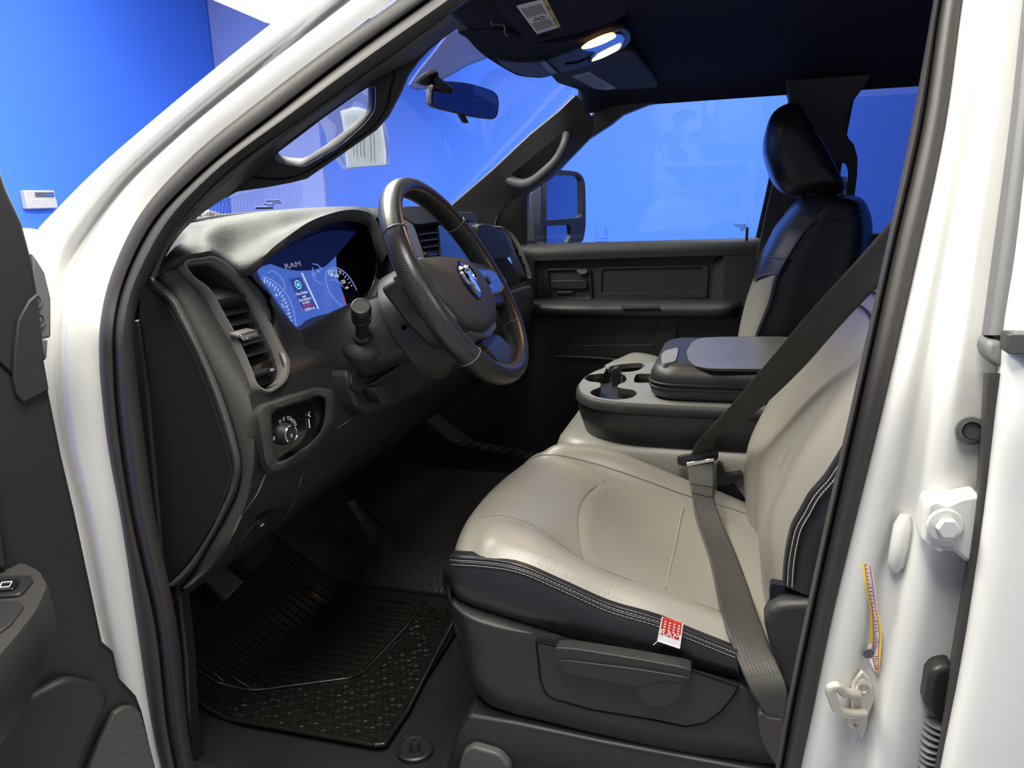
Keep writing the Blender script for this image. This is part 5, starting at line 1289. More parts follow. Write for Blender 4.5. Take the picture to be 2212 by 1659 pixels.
for e in ((0, 0, 1, 0), (0, 1, 1, 1), (1, 0, 1, 1)):
    bits.append(tube_vf([onT(e[0], e[1]), onT(e[2], e[3])], .0009, 5))
bits.append(tube_vf([onT(1, .0), onT(1.15, -.10), onT(1.22, -.16)], .0005, 4))
mk('tag_print', *join(bits), M['white'], tg, smooth=False)
# plastic side valance
top_ = [(977, 1292, -.694), (1003, 1314, -.712), (1077, 1340, -.716), (1150, 1360, -.717), (1212, 1378, -.717), (1313, 1402, -.717), (1427, 1430, -.716), (1500, 1450, -.715), (1600, 1478, -.713), (1720, 1512, -.71)]
mid_ = [(980, 1318, -.706), (1005, 1340, -.724), (1077, 1368, -.728), (1130, 1372, -.729), (1160, 1366, -.729), (1313, 1412, -.728), (1427, 1440, -.727), (1500, 1460, -.726), (1600, 1490, -.724), (1720, 1524, -.72)]
low_ = [(1016, 1462, -.700), (1035, 1480, -.716), (1090, 1508, -.724), (1150, 1520, -.726), (1212, 1535, -.727), (1313, 1560, -.727), (1427, 1584, -.727), (1500, 1596, -.726), (1600, 1612, -.724), (1720, 1632, -.72)]
bot_ = [(1030, 1494, -.685), (1052, 1518, -.70), (1104, 1540, -.708), (1160, 1554, -.71), (1212, 1567, -.712), (1313, 1591, -.712), (1427, 1616, -.712), (1500, 1630, -.712), (1600, 1643, -.71), (1720, 1660, -.708)]
rows = []
for a, b, c, d in zip(top_, mid_, low_, bot_):
    pa, pb, pc_, pd = PX(*a), PX(*b), PX(*c), PX(*d)
    rows.append([pa+V((.035, 0, -.004)), pa, pa.lerp(pb, .6)+V((-.004, 0, .003)), pb, pb.lerp(pc_, .5)+V((.002, 0, 0)), pc_, pc_.lerp(pd, .6)+V((-.001, 0, 0)), pd, pd+V((.03, 0, .004))])
front = []
for x, k in ((-.24, 0), (-.45, .012), (-.60, .008), (-.665, -.006)):
    a = V((x, .400+k, .288)); front.append([a+V((0, -.03, 0)), a, a+V((0, .006, -.008)), a+V((0, .010, -.03)), a+V((0, .004, -.09)), a+V((0, -.012, -.14)), a+V((0, -.02, -.165)), a+V((0, -.03, -.18)), a+V((0, -.06, -.18))])
patch('side_valance', front+rows, M['trim'], ds_, 4, 4)
ip_ = [(1158, 1386), (1212, 1398), (1350, 1420), (1480, 1444), (1541, 1465), (1597, 1484), (1580, 1510), (1558, 1537), (1524, 1562), (1480, 1570), (1414, 1556), (1279, 1534), (1195, 1510), (1178, 1497), (1168, 1471)]
vp_ = slab('handle_recess', [PX(x, y, -.7315) for x, y in ip_], (.006, 0, 0), M['trim_sm'], ds_, bevel=.0015)
tube('recess_gap', [PX(x, y, -.7318) for x, y in ip_]+[PX(*ip_[0], -.7318)], .0012, M['void'], vp_, n=6)
ha = [(1196, 1404), (1204, 1399), (1246, 1402), (1380, 1424), (1494, 1445), (1492, 1468), (1480, 1478), (1470, 1500), (1458, 1518), (1441, 1528), (1404, 1527), (1388, 1516), (1376, 1490), (1212, 1455), (1203, 1438)]
hd = slab('recliner_handle', rnd([PX(x, y, -.752) for x, y in ha], .25, 3), (.022, 0, 0), M['trim'], vp_, bevel=.004, seg=3)
slab('handle_ledge', rnd([PX(x, y, -.7545) for x, y in [(1204, 1424), (1380, 1446), (1488, 1464), (1478, 1474), (1420, 1470), (1380, 1486), (1214, 1453)]], .2, 3), (.004, 0, 0), M['trim_sm'], hd, bevel=.002)
# backrest
def yb(z): 
    T = [(.22, -.055), (.30, -.045), (.36, -.040), (.42, -.045), (.50, -.075), (.60, -.125), (.70, -.18), (.80, -.245), (.85, -.285)]
    for (a, b), (c, d) in zip(T, T[1:]):
        if z <= c: return b+(d-b)*(z-a)/(c-a)
    return T[-1][1]
def backrest(par, T, m):
    rows = []
    for z in (.24, .30, .36, .42, .50, .60, .70, .78, .83):
        k = 1.0 if z < .6 else 1-(z-.6)/.25*.45
        ko = max(0, min(1, (z-.34)/.16))*k                 # the outer bolster only begins above the recliner
        w = 1.0 if z < .7 else 1-(z-.7)/.15*.22
        y = yb(z)
        r = []
        for x, o in ((-.195, -.10), (-.192, -.04), (-.205, -.01), (-.235, .020*k), (-.275, .020*k), (-.315, .004), (-.37, .0), (-.44, .0), (-.51, .0), (-.56, .004*ko-.006), (-.60, .020*ko-.014), (-.645, .022*ko-.020), (-.675, .004*ko-.030), (-.688, -.040)):
            xx = -.44+(x+.44)*w
            r.append(T(V((xx, y+o-.004, z))))
        rows.append(r)
    y = yb(.85)
    rows.append([T(V((-.44+(x+.44)*.72, y-.03+o*.5, .862))) for x, o in ((-.195, -.10), (-.192, -.03), (-.205, .005), (-.235, .0), (-.275, .0), (-.315, .0), (-.37, .0), (-.44, .0), (-.51, .0), (-.56, .0), (-.60, .0), (-.645, .0), (-.675, 0), (-.688, -.012))])
    return patch('backrest', rows, m, par, 4, 3)
q = V((0, 0, 0))
backrest(ds_, I, M['leather'])
# black side of the backrest with its stitched edge
se = [(1694, 1264), (1697, 1219), (1704, 1175), (1714, 1138), (1731, 1108), (1751, 1072), (1785, 1032), (1812, 990), (1850, 925), (1890, 850)]
rows = []
for x, y in se:
    p = PX(x, y, -.688)
    rows.append([p+V((.012, .002, 0)), p, p+V((-.012, -.012, 0)), p+V((-.020, -.05, -.004)), p+V((-.016, -.14, -.004)), p+V((.02, -.19, 0))])
patch('backrest_side', rows, M['navy_leather'], ds_, 4, 4)
sl2 = []
for dx in (7, 17):
    c = bykey([PX(x+dx, y+dx*.25, -.702-.0004*dx) for x, y in se], 14)
    for i in range(0, len(c)-1, 2): sl2.append(tube_vf([c[i], c[i].lerp(c[min(i+2, len(c)-1)], .78)], .0008, 4))
mk('back_stitching', *join(sl2), M['thread'], ds_)
c = bykey([PX(x+2, y, -.697) for x, y in se], 6); c2 = bykey([PX(x+12, y+3, -.704) for x, y in se], 6)
mk('back_piping', *join([tube_vf(c, .0028, 8), tube_vf(c2, .0024, 8)]), M['black_leather'], ds_)
tb_ = [(1735, 965), (1744, 988), (1754, 1012)]
mk('back_thread', *tube_vf([V((PX(x, y, -.52).x, yb(PX(x, y, -.52).z)+.002, PX(x, y, -.52).z)) for x, y in tb_], .0009, 5), M['thread'], ds_)
yk = []
for dz, r in ((0, .0022), (.022, .0022)):
    yk.append(tube_vf([V((x, yb(.70+dz-.02*((x+.44)/.2)**2)+.002, .70+dz-.02*((x+.44)/.2)**2)) for x in [-.62+.36*i/20 for i in range(21)]], r, 6))
mk('yoke_seam', *join(yk), M['black_leather'], ds_)
hr_ = []
for z, w, d in ((.885, .09, .035), (.90, .125, .05), (.95, .135, .055), (1.02, .13, .05), (1.06, .11, .04), (1.075, .07, .02)):
    hr_.append([V((-.44+a, -.33-(z-.9)*.3+b, z)) for a, b in rr2(2*w, 2*d, min(w, d)*.8, 5)])
loops('headrest', hr_, M['black_leather'], ds_)
slab('back_gap', rnd([PX(x, y, -.690) for x, y in [(1665, 1260), (1697, 1266), (1760, 1284), (1760, 1306), (1700, 1310), (1667, 1318), (1662, 1290)]], .2, 3), (.015, 0, 0), M['headliner'], ds_, bevel=.008, seg=3)
rc_ = [(1649, 1344), (1662, 1320), (1682, 1307), (1702, 1303), (1780, 1300), (1790, 1420), (1740, 1500), (1690, 1490), (1668, 1420)]
slab('recliner_cover', rnd([PX(x, y, -.715) for x, y in rc_], .25, 4), (.04, 0, 0), M['trim'], ds_, bevel=.010, seg=4)
# seat plinth
pl_ = [(1008, 1546), (1110, 1562), (1300, 1602), (1480, 1636), (1720, 1680), (1720, 1790), (950, 1790), (964, 1653), (989, 1573)]
sp_ = thing('seat_riser', (-.55, .15, 0), 'black plastic riser box carrying the driver seat', 'seat base')
slab('riser_box', [PX(x, y, -.722) for x, y in pl_], (.46, 0, 0), M['trim_sm'], sp_, bevel=.008, seg=4)
slab('bolt_cover', rnd([PX(x, y, -.735) for x, y in [(985, 1700), (991, 1655), (1000, 1626), (1020, 1613), (1077, 1630), (1100, 1655), (1106, 1700)]], .25, 4), (.03, 0, 0), mat('grey_grained_cover', (.075, .075, .072), .5, bump=.5, scale=420, dist=.0015), sp_, bevel=.008, seg=4)

# ------------------------------------------------------------------ passenger seat
ps_ = thing('passenger_seat', (.45, .1, .1), 'black and grey leather passenger seat with tall headrest by the far door', 'car seat')
Tm = lambda p: V((-p.x+.02, p.y-.03, p.z+.006))
cushion(ps_, Tm, M['leather'], None)
slab('cushion_base', [(.20, .38, .1), (.20, -.15, .1), (.20, -.15, .30), (.20, .38, .34)], (.5, 0, 0), M['trim_sm'], ps_, bevel=.02)
# front of the backrest (grey) between its far silhouette and the near piping
silh = [(1738, 433), (1716, 456), (1700, 477), (1682, 500), (1668, 528), (1655, 552), (1632, 607), (1610, 668), (1596, 722), (1580, 830), (1575, 930)]
pipn = [(1790, 440), (1766, 464), (1748, 486), (1730, 508), (1714, 532), (1697, 560), (1681, 590), (1664, 652), (1637, 722), (1610, 830), (1600, 930)]
rows = []
for k, (a, b) in enumerate(zip(silh, pipn)):
    pb_ = PX(b[0], b[1], .245); pa = PX(a[0], a[1], .36)
    z = pb_.z; fyy = pa.y
    rows.append([pb_+V((.004, -.03, 0)), pb_, pb_.lerp(pa, .35)+V((.0, .012, 0)), pa, V((.45, fyy-.012, pa.z)), V((.56, fyy-.004, pa.z)), V((.62, fyy-.012, pa.z)), V((.655, fyy-.06, pa.z))])
patch('backrest', rows, M['leather'], ps_, 4, 4)
blk = [(1790, 440), (1834, 428), (1860, 436), (1872, 462), (1876, 500), (1868, 537), (1868, 700), (1860, 930)]
# black upper yoke
tops = []
for a, b in list(zip(silh, pipn))[:7]:
    pb_ = PX(b[0], b[1], .245); pa = PX(a[0], a[1], .36); up = V((-.004, .006, .003))
    tops.append([pb_+V((-.003, .002, .002)), pb_.lerp(pa, .35)+V((0, .012, .0))+up, pa+up, V((.45, pa.y-.012, pa.z))+up, V((.56, pa.y-.004, pa.z))+up, V((.62, pa.y-.012, pa.z))+up])
patch('backrest_yoke', tops, M['black_leather'], ps_, 4, 4)
ys_ = []
for k in (5, 6):
    a, b = silh[k], pipn[k]; pb_ = PX(b[0], b[1], .238); pa = PX(a[0], a[1], .350)
    ys_.append(tube_vf(bykey([pb_, pb_.lerp(pa, .35)+V((0, .016, .002)), pa+V((0, .004, .001)), V((.5, pa.y-.006, pa.z))], 5), .0018, 6))
mk('yoke_stitching', *join(ys_), M['paint_dk'], ps_)
# near side of the backrest
sd_ = [(1784, 426), (1834, 427), (1858, 436), (1871, 462), (1876, 500)]
sp1 = [PX(x, y, .236) for x, y in pipn]
sp2 = [(1800, 428), (1834, 427), (1858, 436), (1871, 462), (1875, 485), (1874, 520), (1868, 560), (1850, 640), (1830, 722), (1810, 830), (1800, 930)]
rows = []
for p, (x, y) in zip(sp1, sp2):
    q_ = PX(x, y, .245)
    rows.append([p+V((.006, .004, 0)), p, p.lerp(q_, .12)+V((-.008, 0, 0)), p.lerp(q_, .5)+V((-.012, 0, 0)), p.lerp(q_, .9)+V((-.004, 0, 0)), q_+V((.02, 0, 0)), q_+V((.36, .01, -.01))])
patch('backrest_side', rows, M['navy_leather'], ps_, 4, 4)
ss = [tube_vf(bykey([p+V((-.004, -.002, 0)) for p in sp1], 4), .0024, 8)]
mk('side_piping', *join(ss), M['black_leather'], ps_)
zz = []
cc = bykey([p+V((-.007, -.010, 0)) for p in sp1[5:]], 10)
for i in range(0, len(cc)-1): zz.append(tube_vf([cc[i]+V((0, .003, 0)), cc[i].lerp(cc[i+1], .5)+V((0, -.004, 0))], .0012, 4))
mk('cross_stitching', *join(zz), M['black_leather'], ps_)
tube('back_seam', bykey([PX(x, y, .228) for x, y in [(1750, 487), (1768, 480), (1800, 478), (1848, 466), (1866, 458)]], 5), .0014, M['black_leather'], ps_, n=6)
# headrest
hp_ = [(1713, 222), (1690, 228), (1668, 246), (1655, 280), (1651, 318), (1661, 362), (1678, 400), (1702, 421), (1738, 428), (1780, 425), (1816, 417), (1828, 404), (1822, 390), (1804, 354), (1766, 287), (1741, 246), (1728, 226)]
H0 = cr([PX(x, y, .36) for x, y in hp_], 56, True); hc = cen(H0)
rows = [[p+V((dx, 0, 0)) for p in inset(H0, hc, k)] for dx, k in ((-.052, .35), (-.05, .60), (-.040, .84), (-.02, .96), (0, 1.0), (.10, 1.0), (.20, .99), (.225, .94), (.24, .8), (.245, .4))]
loops('headrest', rows, M['black_leather'], ps_)
tube('headrest_seam', bykey([PX(x, y, .318) for x, y in [(1742, 243), (1724, 248), (1708, 270), (1706, 300), (1716, 340), (1732, 375), (1752, 396), (1778, 410)]], 5), .0014, M['black_leather'], ps_, n=6)
for x in (.38, .50):
    tube('headrest_post', [V((x, -.235, .82)), V((x, -.23, .90))], .006, M['steel'], ps_, n=10)
# belt D-loop hanging by the pillar belongs to the pillar trim

# ------------------------------------------------------------------ centre console on its jump seat
cs = thing('center_console', (0, .05, .36), 'grey-topped center console with cup holders and padded armrest lid', 'console')
js = thing('jump_seat_cushion', (0, .1, .2), 'grey leather middle seat cushion under the center console', 'car seat')
rows = []
for z, k in ((.20, .96), (.30, 1.0), (.355, 1.0), (.378, .97), (.386, .90), (.388, .5)):
    rows.append([V((.0+a*k, .085+b*k, z)) for a, b in rr2(.37, .56, .06, 5)])
loops('cushion', rows, M['leather'], js)
ZT = .475
def plan(i0=0.0): 
    pts = [(-.195, .16), (-.192, .22), (-.175, .275), (-.13, .315), (-.06, .335), (.03, .335), (.11, .315), (.17, .275), (.195, .22), (.20, .16), (.20, -.28), (-.195, -.28)]
    c = V((0, .05, 0)); o = []
    for x, y in pts:
        d_ = V((x, y, 0))-c; o.append(c+d_*(1-i0/.2))
    return o
def plan_loop(z, i0): return [V((p.x, p.y, z)) for p in rnd(plan(i0), .45, 4)]
loops('console_body', [plan_loop(.374, .030), plan_loop(.388, .012), plan_loop(.43, .003), plan_loop(.452, .005)], M['trim_sm'], cs)
tray_m = mat('grey_console_tray', (.20, .20, .185), .42, bump=.3, scale=500, dist=.001, var=.08)
cz5 = [(1930, 705), (1915, 728), (1880, 742), (1830, 750), (1790, 752), (1800, 772), (1818, 790), (1800, 818), (1765, 832), (1762, 848), (1800, 858), (1850, 864), (1883, 888), (1850, 914), (1800, 924), (1740, 927), (1680, 920), (1615, 905), (1586, 887), (1600, 866), (1640, 852), (1650, 838), (1640, 818), (1585, 812), (1548, 793), (1570, 772), (1640, 762), (1695, 758), (1712, 745), (1695, 730), (1678, 710), (1720, 692), (1800, 686), (1880, 688)]
hol = cr([PZ(x*.3376+740, y*.3376+550, ZT) for x, y in cz5], 110, True)
slot = rnd([PZ(x*.3376+740, y*.3376+550, ZT) for x, y in [(1880, 762), (1990, 762), (2000, 822), (1870, 820), (1862, 800)]], .25, 3)
tp = plan_loop(ZT, .004)
plate('cup_tray', tp, [hol, slot], (0, 0, -.012), tray_m, cs, bevel=.002)
loops('tray_skirt', [plan_loop(ZT-.002, .0035), plan_loop(ZT-.006, .0), plan_loop(.455, -.001), plan_loop(.450, .004)], M['trim'], cs, cap0=False, cap1=False)
mk('cup_wells', *join([gridmesh([hol, [p+V((0, 0, -.045)) for p in hol]], cv=True, cap1=True), gridmesh([slot, [p+V((0, 0, -.018)) for p in slot]], cv=True, cap1=True)]), M['rubber'], cs)
fl_ = [PX(x, y, .03) for x, y in [(1318, 803), (1326, 795), (1334, 794), (1340, 802), (1338, 822), (1333, 862), (1320, 862), (1322, 824)]]
slab('divider_flap', rnd(fl_, .25, 3), (.025, 0, 0), M['trim_sm'], cs, bevel=.004, seg=3)
lid = []
for z, k in ((.476, .93), (.484, .985), (.496, 1.0), (.507, .985), (.511, 1.0), (.526, .99), (.539, .955), (.5455, .90), (.547, .5)):
    lid.append([V((.0+a*k, -.055+b*(1-(1-k)*.8), z)) for a, b in rr2(.345, .445, .055, 6)])
lo_ = loops('armrest_lid', lid, mat('lid_leather', (.016, .016, .017), .46, bump=.25, scale=380, dist=.001), cs)
mk('lid_piping', *join([tube_vf([V((a*1.003, -.055+b*1.003, z)) for a, b in rr2(.345, .445, .055, 8)]+[V((.1725, -.055, z))][:0], .0022, 6) for z in (.501, .510)]), M['rubber'], lo_)
ti = [PZ(x, y, .5482) for x, y in [(1482, 757), (1494, 737), (1514, 729), (1560, 727), (1720, 726), (1720, 796), (1649, 797), (1538, 796), (1501, 789), (1485, 775)]]
slab('lid_inset', rnd(ti, .25, 4), (0, 0, -.006), mat('worn_lid_vinyl', (.13, .133, .13), .36, bump=.3, scale=380, dist=.001, var=.15), lo_, bevel=.003, seg=3)  # lightened: the lid's grey sheen is put into its colour
c = rnd(ti, .25, 4)
mk('inset_groove', *join([tube_vf([p+V((0, 0, -.002)) for p in c+[c[0]]], .0018, 6)]), M['rubber'], lo_)
pd_ = rnd([PZ(x, y, .549) for x, y in [(1428, 766), (1436, 757), (1462, 750), (1466, 756), (1460, 780), (1430, 786)]], .2, 3)
slab('lid_latch', pd_, (0, .0, -.02), tray_m, lo_, bevel=.004, seg=3)

# ------------------------------------------------------------------ driver's seat belt
bl_ = thing('seat_belt', (-.5, 0, .5), 'black seat belt crossing the driver seat diagonally from pillar to buckle', 'seat belt')
Lft = [(1985, 404), (1925, 476), (1861, 550), (1760, 661), (1649, 793), (1581, 874), (1530, 930), (1500, 966), (1490, 990)]
Rgt = [(2050, 480), (1990, 545), (1907, 612), (1817, 702), (1733, 796), (1640, 884), (1584, 928), (1547, 946), (1542, 976)]
xs_ = [-.74, -.71, -.67, -.58, -.47, -.38, -.30, -.24, -.215]
rows = [[PX(*a, x), PX(*mixp(a, b, .5), x+.002), PX(*b, x)] for a, b, x in zip(Lft, Rgt, xs_)]
patch('shoulder_webbing', rows, M['belt'], bl_, 6, 4, solid=.0014, soff=0)
LL_ = [(1483, 1000), (1487, 1030), (1493, 1056), (1500, 1110), (1531, 1201), (1561, 1336), (1595, 1430), (1628, 1504), (1655, 1545), (1662, 1575)]
RR_ = [(1542, 996), (1543, 1030), (1541, 1070), (1553, 1110), (1598, 1218), (1642, 1343), (1675, 1427), (1701, 1498), (1696, 1540), (1690, 1575)]
xl = [-.222, -.24, -.27, -.30, -.42, -.58, -.722, -.745, -.745, -.745]
Ld = bykey([V((x, y, 0)) for x, y in LL_], 7); Rd = bykey([V((x, y, 0)) for x, y in RR_], 7); Xd = [p.x for p in bykey([V((x, 0, 0)) for x in xl], 7)]
rows = []
for a, b, x in zip(Ld, Rd, Xd):
    r = []
    for t in (0, .25, .5, .75, 1):
        px, py = mixp(a, b, t); D = ray(px, py)
        tf = (PX(px, py, x)-CAM).length/D.length
        tt = .75; hit = None
        while tt < tf:
            pp_ = CAM+D*tt
            if pp_.x < -.16 and pp_.x > -.70 and pp_.y < .4 and pp_.z < czm(pp_.x, pp_.y)+.006: hit = tt; break
            tt += .003
        r.append(CAM+D*(hit if hit else tf))
    rows.append(r)
for _ in range(4):      # pulled taut
    rows = [rows[0]]+[[rows[i-1][j]*.25+rows[i][j]*.5+rows[i+1][j]*.25 for j in range(5)] for i in range(1, len(rows)-1)]+[rows[-1]]
tow = [(CAM-r[2]).normalized()*.004 for r in rows]
rows = [[p+d_ for p in r] for r, d_ in zip(rows, tow)]
patch('lap_webbing', rows, M['belt'], bl_, 2, 3, solid=.0016, soff=0)
tubs = []
for i in range(1, 10):
    t = i/10*4; k = int(t); f = t-k
    tubs.append(tube_vf([r[k].lerp(r[min(4, k+1)], f)+d_*.3 for r, d_ in zip(rows[14:46], tow[14:46])], .0006, 4))
mk('webbing_ribs', *join(tubs), M['belt'], bl_)
mk('stitched_fold', *join([tube_vf([r[0]+d_*.3, r[2]+d_*.4, r[4]+d_*.3], .0009, 5) for r, d_ in ((rows[11], tow[11]), (rows[15], tow[15]))]), M['rubber'], bl_)
mk('webbing_stitch', *join([tube_vf([PX(1607+i*6.2, 1446-i*1.8, -.749), PX(1611+i*6.2, 1445-i*1.8, -.749)], .0009, 4) for i in range(11)]), M['orange'], bl_)
tg1 = rnd([PX(x, y, -.222) for x, y in [(1465, 990), (1470, 984), (1540, 972), (1553, 975), (1553, 990), (1545, 997), (1480, 1008), (1466, 1004)]], .3, 3)
lt = slab('latch_plate', tg1, (.014, .004, -.004), M['rubber'], bl_, bevel=.003, seg=3)
slab('steel_bar', [PX(x, y, -.232) for x, y in [(1482, 1000), (1542, 989), (1544, 997), (1484, 1009)]], (.006, 0, 0), M['chrome'], lt, bevel=.0015)
ab = [(1636, 1547), (1645, 1541), (1660, 1552), (1692, 1556), (1694, 1600), (1688, 1660), (1672, 1648), (1650, 1610), (1640, 1580)]
slab('anchor_boot', rnd([PX(x, y, -.752) for x, y in ab], .2, 3), (.02, 0, 0), mat('boot_leather', (.040, .036, .032), .6, bump=.5, scale=300), bl_, bevel=.005, seg=3)
bk_ = thing('belt_buckle', PX(1575, 1030, -.20), 'black belt buckle on its stalk between driver seat and console', 'buckle')
slab('buckle_body', rnd([PX(x, y, -.205) for x, y in [(1548, 1002), (1560, 1005), (1566, 1030), (1600, 1022), (1607, 1032), (1570, 1050), (1548, 1050)]], .2, 3), (.03, 0, 0), M['trim_sm'], bk_, bevel=.004, seg=3)
slab('buckle_strap', rnd([PX(x, y, -.19) for x, y in [(1548, 1045), (1580, 1040), (1612, 1080), (1632, 1120), (1590, 1108), (1552, 1090)]], .2, 3), (.012, 0, 0), M['black_leather'], bk_, bevel=.003)
# ------------------------------------------------------------------ cab floor, mats and pedals
def zfl(x, y):
    z = .150*math.exp(-((x-.06)/.30)**6)
    t = y-.82
    if t > 0: z = max(z, 0)*max(0, 1-t*1.5)+.75*(sqrt(t*t+.0016)-.04)
    return z
fl0 = thing('cab_floor', (0, .4, 0), 'black vinyl cab floor rising to the toe board', 'floor covering')
rows = []
for i in range(41):
    x = -.83+1.66*i/40
    rows.append([V((x, y, zfl(x, y))) for y in [-1.2, -.6, -.2, 0, .1, .2, .3, .4, .5, .6, .7, .8, .86, .90, .94, .98, 1.05, 1.12, 1.2, 1.3, 1.4]])
v, f = gridmesh(rows)
mk('vinyl_sheet', v, f, M['vinyl'], fl0)
patch('firewall', [[V((x, 1.32, .2)), V((x, 1.36, .4)), V((x, 1.30, .78))] for x in (-.85, 0, .85)], M['void'], fl0, 2, 2)
v, f = slab_vf([(-.84, .4, .0), (-.84, 1.4, .0), (-.84, 1.4, .28), (-.84, .86, .28), (-.84, .82, .25), (-.84, .80, .03)], (.03, 0, 0))
mk('cowl_side', v, f, M['trim_sm'], fl0)
v, f = slab_vf([(.82, .4, .0), (.82, 1.4, .0), (.82, 1.4, .60), (.82, .70, .60), (.82, .66, .05)], (.03, 0, 0))
mk('cowl_side', v, f, M['trim_sm'], fl0)
# folds in the vinyl beside the tunnel
patch('carpet_fold', [[PZ(750, 1085, .30), PZ(770, 1082, .29), PZ(800, 1100, .27)], [PZ(775, 1125, .22), PZ(800, 1120, .21), PZ(825, 1130, .19)], [PZ(800, 1170, .14), PZ(820, 1165, .13), PZ(845, 1165, .11)], [PZ(818, 1205, .08), PZ(830, 1205, .07), PZ(850, 1205, .06)]], M['vinyl'], fl0, 3, 3)
pc = PZ(897, 1620, .004)
lathe('mat_fastener', pc, V((0, 0, 1)), [(.030, -.004), (.030, .004), (.027, .006), (.025, .003), (.010, .002), (.009, .010), (.007, .016), (.001, .017)], M['rubber'], fl0, 32)

dm_ = thing('floor_mat', (-.48, .85, .01), 'deep black rubber floor mat with ribs and hexagon studs below the pedals', 'floor mat', 'rubber floor mats')
def zm(x, y): return zfl(x, y)+.008
OUT = [(-.690, .545), (-.685, .530), (-.60, .528), (-.40, .545), (-.275, .553), (-.262, .57), (-.262, .80), (-.262, 1.0), (-.28, 1.22), (-.32, 1.26), (-.66, 1.26), (-.69, 1.2), (-.692, .9)]
TR = [(-.634, .885), (-.622, .862), (-.53, .676), (-.505, .658), (-.290, .640), (-.278, .655), (-.278, .9), (-.29, 1.2), (-.65, 1.22), (-.655, 1.0)]
gx = 44; gy = 80
rows = []
for j in range(gy+1):
    y = .532+(1.25-.532)*j/gy
    r = []
    for i in range(gx+1):
        x = -.689+.424*i/gx
        e = min(x+.689, -.265-x, y-.532)
        z = zm(x, y)+(.007 if e < .006 else 0)
        if inpoly(x, y, TR): z -= .004
        r.append(V((x, y, z)))
    rows.append(r)
v, f = gridmesh(rows)
mk('mat_sheet', v, f, M['mat'], dm_)
def rimtube(pl, r, dz, sub=10):
    c = []
    for i in range(len(pl)):
        a, b = pl[i], pl[(i+1) % len(pl)]
        for k in range(sub):
            t = k/sub; x, y = a[0]+(b[0]-a[0])*t, a[1]+(b[1]-a[1])*t; c.append(V((x, y, zm(x, y)+dz)))
    c.append(c[0]); return tube_vf(c, r, 8)
mk('mat_border', *join([rimtube(OUT, .0042, .006), rimtube(TR, .0032, .001)]), M['mat'], dm_)
rb_v = []
def ytray(x):
    P = TR
    ys = []
    for i in range(len(P)):
        (x1, y1), (x2, y2) = P[i-1], P[i]
        if (x1 > x) != (x2 > x): ys.append(y1+(y2-y1)*(x-x1)/(x2-x1))
    return min(ys), max(ys)
for k in range(20):
    x = -.622+k*.0205
    if x > -.285: break
    y0, y1 = ytray(x)
    c = [V((x, y, zm(x, y)-.003)) for y in [y0+.020+(y1-.02-y0-.020)*i/26 for i in range(27)]]
    rb_v.append(tube_vf(c, [.001]+[.0046]*25+[.001], 8))
    rb_v.append(gridmesh([put(ell2(r, r, 10), V((x, y0+.011, zm(x, y0)-.003+h)), (1, 0, 0), (0, 1, 0)) for r, h in ((.0030, 0), (.0022, .004), (.0005, .005))], cv=True, cap1=True))
for k in range(12):
    y = .665+k*.026; x = -.2865
    rb_v.append(gridmesh([put(ell2(r, r, 10), V((x, y, zm(x, y)-.003+h)), (1, 0, 0), (0, 1, 0)) for r, h in ((.0030, 0), (.0022, .004), (.0005, .005))], cv=True, cap1=True))
mk('mat_ribs', *join(rb_v), M['mat'], dm_)
hx = []
INN = [(-.680, .550), (-.60, .540), (-.40, .556), (-.275, .564), (-.270, .60), (-.270, 1.2), (-.66, 1.22), (-.682, 1.0)]
TRo = [(-.646, .885), (-.632, .856), (-.54, .668), (-.51, .648), (-.285, .630), (-.270, .64), (-.270, 1.3), (-.65, 1.3), (-.652, 1.0)]
rr = random.Random(2)
for r in range(60):
    for c in range(30):
        x = -.690+c*.0262+(r % 2)*.0131; y = .548+r*.0200
        if inpoly(x, y, INN) and not inpoly(x, y, TRo) and y < 1.05:
            R0 = .0108*rr.uniform(.9, 1.06); a0 = rr.uniform(-.2, .2)
            def hexl(k, h): return [V((x+R0*k*cos(pi/3*i+a0), y+R0*k*sin(pi/3*i+a0), zm(x, y)+h)) for i in range(6)]
            hx.append(gridmesh([hexl(1, -.001), hexl(.93, .0034), hexl(.66, .0037), hexl(.58, .0014)], cv=True, cap1=True))
hx.append(text_vf('RAM', .030, V((-.625, .70, zm(-.625, .70)+.0025)), V((0, -1, 0)), V((1, 0, 0)), sx=1.2, ext=.0012))
mk('hexagon_studs', *join(hx), M['mat'], dm_, smooth=False)

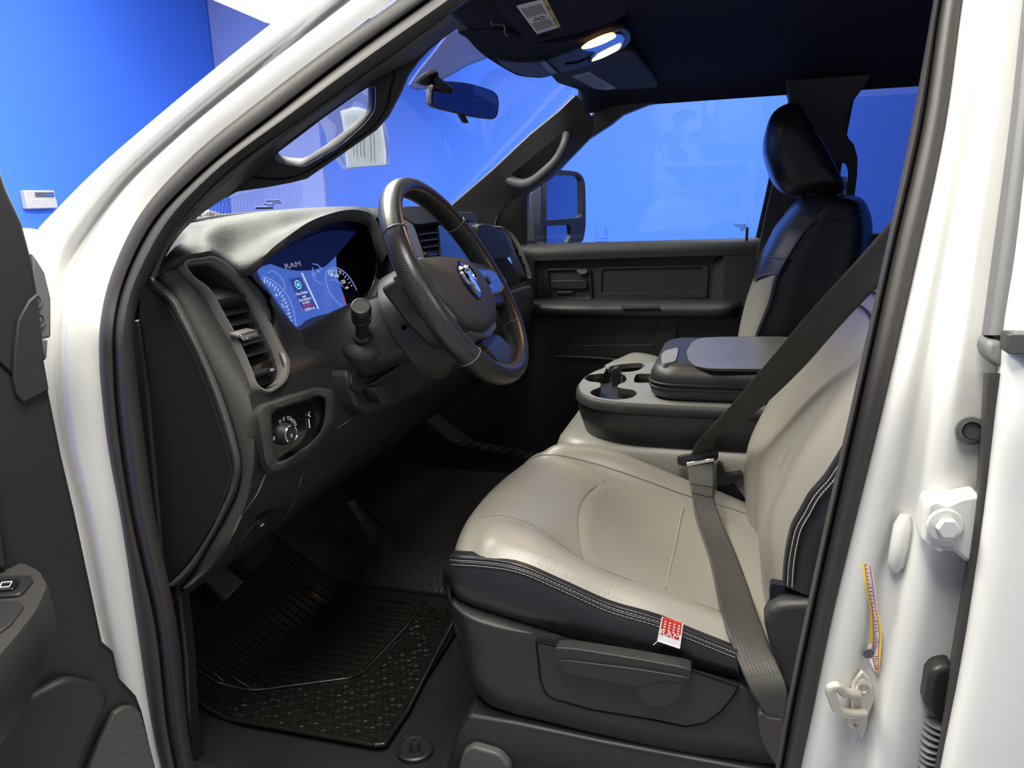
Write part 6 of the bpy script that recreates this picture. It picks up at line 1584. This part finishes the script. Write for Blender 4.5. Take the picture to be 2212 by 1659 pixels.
pm_ = thing('floor_mat', (.6, .8, .01), 'black rubber floor mat with short bars in the far footwell', 'floor mat', 'rubber floor mats')
slab('mat_sheet', [(.43, .58, .012), (.78, .58, .012), (.78, .98, .06), (.43, .98, .06)], (0, 0, -.006), M['mat'], pm_, bevel=.003)
bars = []
for r in range(9):
    for c in range(12):
        y = .62+r*.038; x = .45+c*.027+(r % 2)*.013
        bars.append(box_vf((x, y, .012+(y-.58)*.12+.002), .016, .012, .006))
mk('bar_pattern', *join(bars), M['mat'], pm_, bevel=.0015)

pb = thing('parking_brake_pedal', PY(482, 1256, .93), 'ribbed parking brake pedal under the lower dash corner', 'pedal')
pq = [PY(438, 1243, .98), PY(472, 1217, .98), PY(525, 1256, .90), PY(489, 1294, .90)]
pad = slab('pedal_pad', pq, (.006, .014, -.012), M['paint_dk'], pb, bevel=.003)  # lighter greys on pad and ribs stand in for light reaching them
mk('pad_ribs', *join([tube_vf([onq(pq, .04+t, .04)+V((0, -.001, .001)), onq(pq, .04+t, .96)+V((0, -.001, .001))][:2], .0016, 6) for t in []]+[tube_vf([pq[0].lerp(pq[1], t)+V((0, -.001, .001)), pq[3].lerp(pq[2], t)+V((0, -.001, .001))], .0018, 6) for t in [.06+.11*i for i in range(9)]]), M['satin'], pad)
tube('pedal_arm', [PY(470, 1235, .985), PY(455, 1210, 1.05), PY(450, 1150, 1.12)], .009, M['rubber'], pb, n=10)
bp = thing('brake_pedal', PY(550, 1190, 1.0), 'dark brake pedal hanging left of the accelerator in the footwell', 'pedal')
slab('pedal_pad', rnd([PY(x, y, .99) for x, y in [(503, 1190), (536, 1233), (556, 1234), (598, 1192), (594, 1160), (540, 1165)]], .2, 4), (0, .03, -.01), M['trim'], bp, bevel=.008, seg=4)
tube('pedal_arm', [PY(570, 1170, 1.02), PY(575, 1120, 1.06), PY(580, 1060, 1.08)], .010, M['rubber'], bp, n=10)
ap = thing('accelerator_pedal', PY(630, 1165, 1.0), 'narrow dark accelerator pedal deep in the footwell', 'pedal')
slab('pedal_pad', rnd([PY(x, y, 1.0) for x, y in [(604, 1130), (637, 1118), (656, 1182), (645, 1198), (630, 1195)]], .25, 4), (0, .02, -.01), M['trim'], ap, bevel=.006, seg=4)
tube('pedal_arm', [PY(622, 1130, 1.02), PY(628, 1090, 1.05), PY(630, 1050, 1.07)], .008, M['rubber'], ap, n=10)
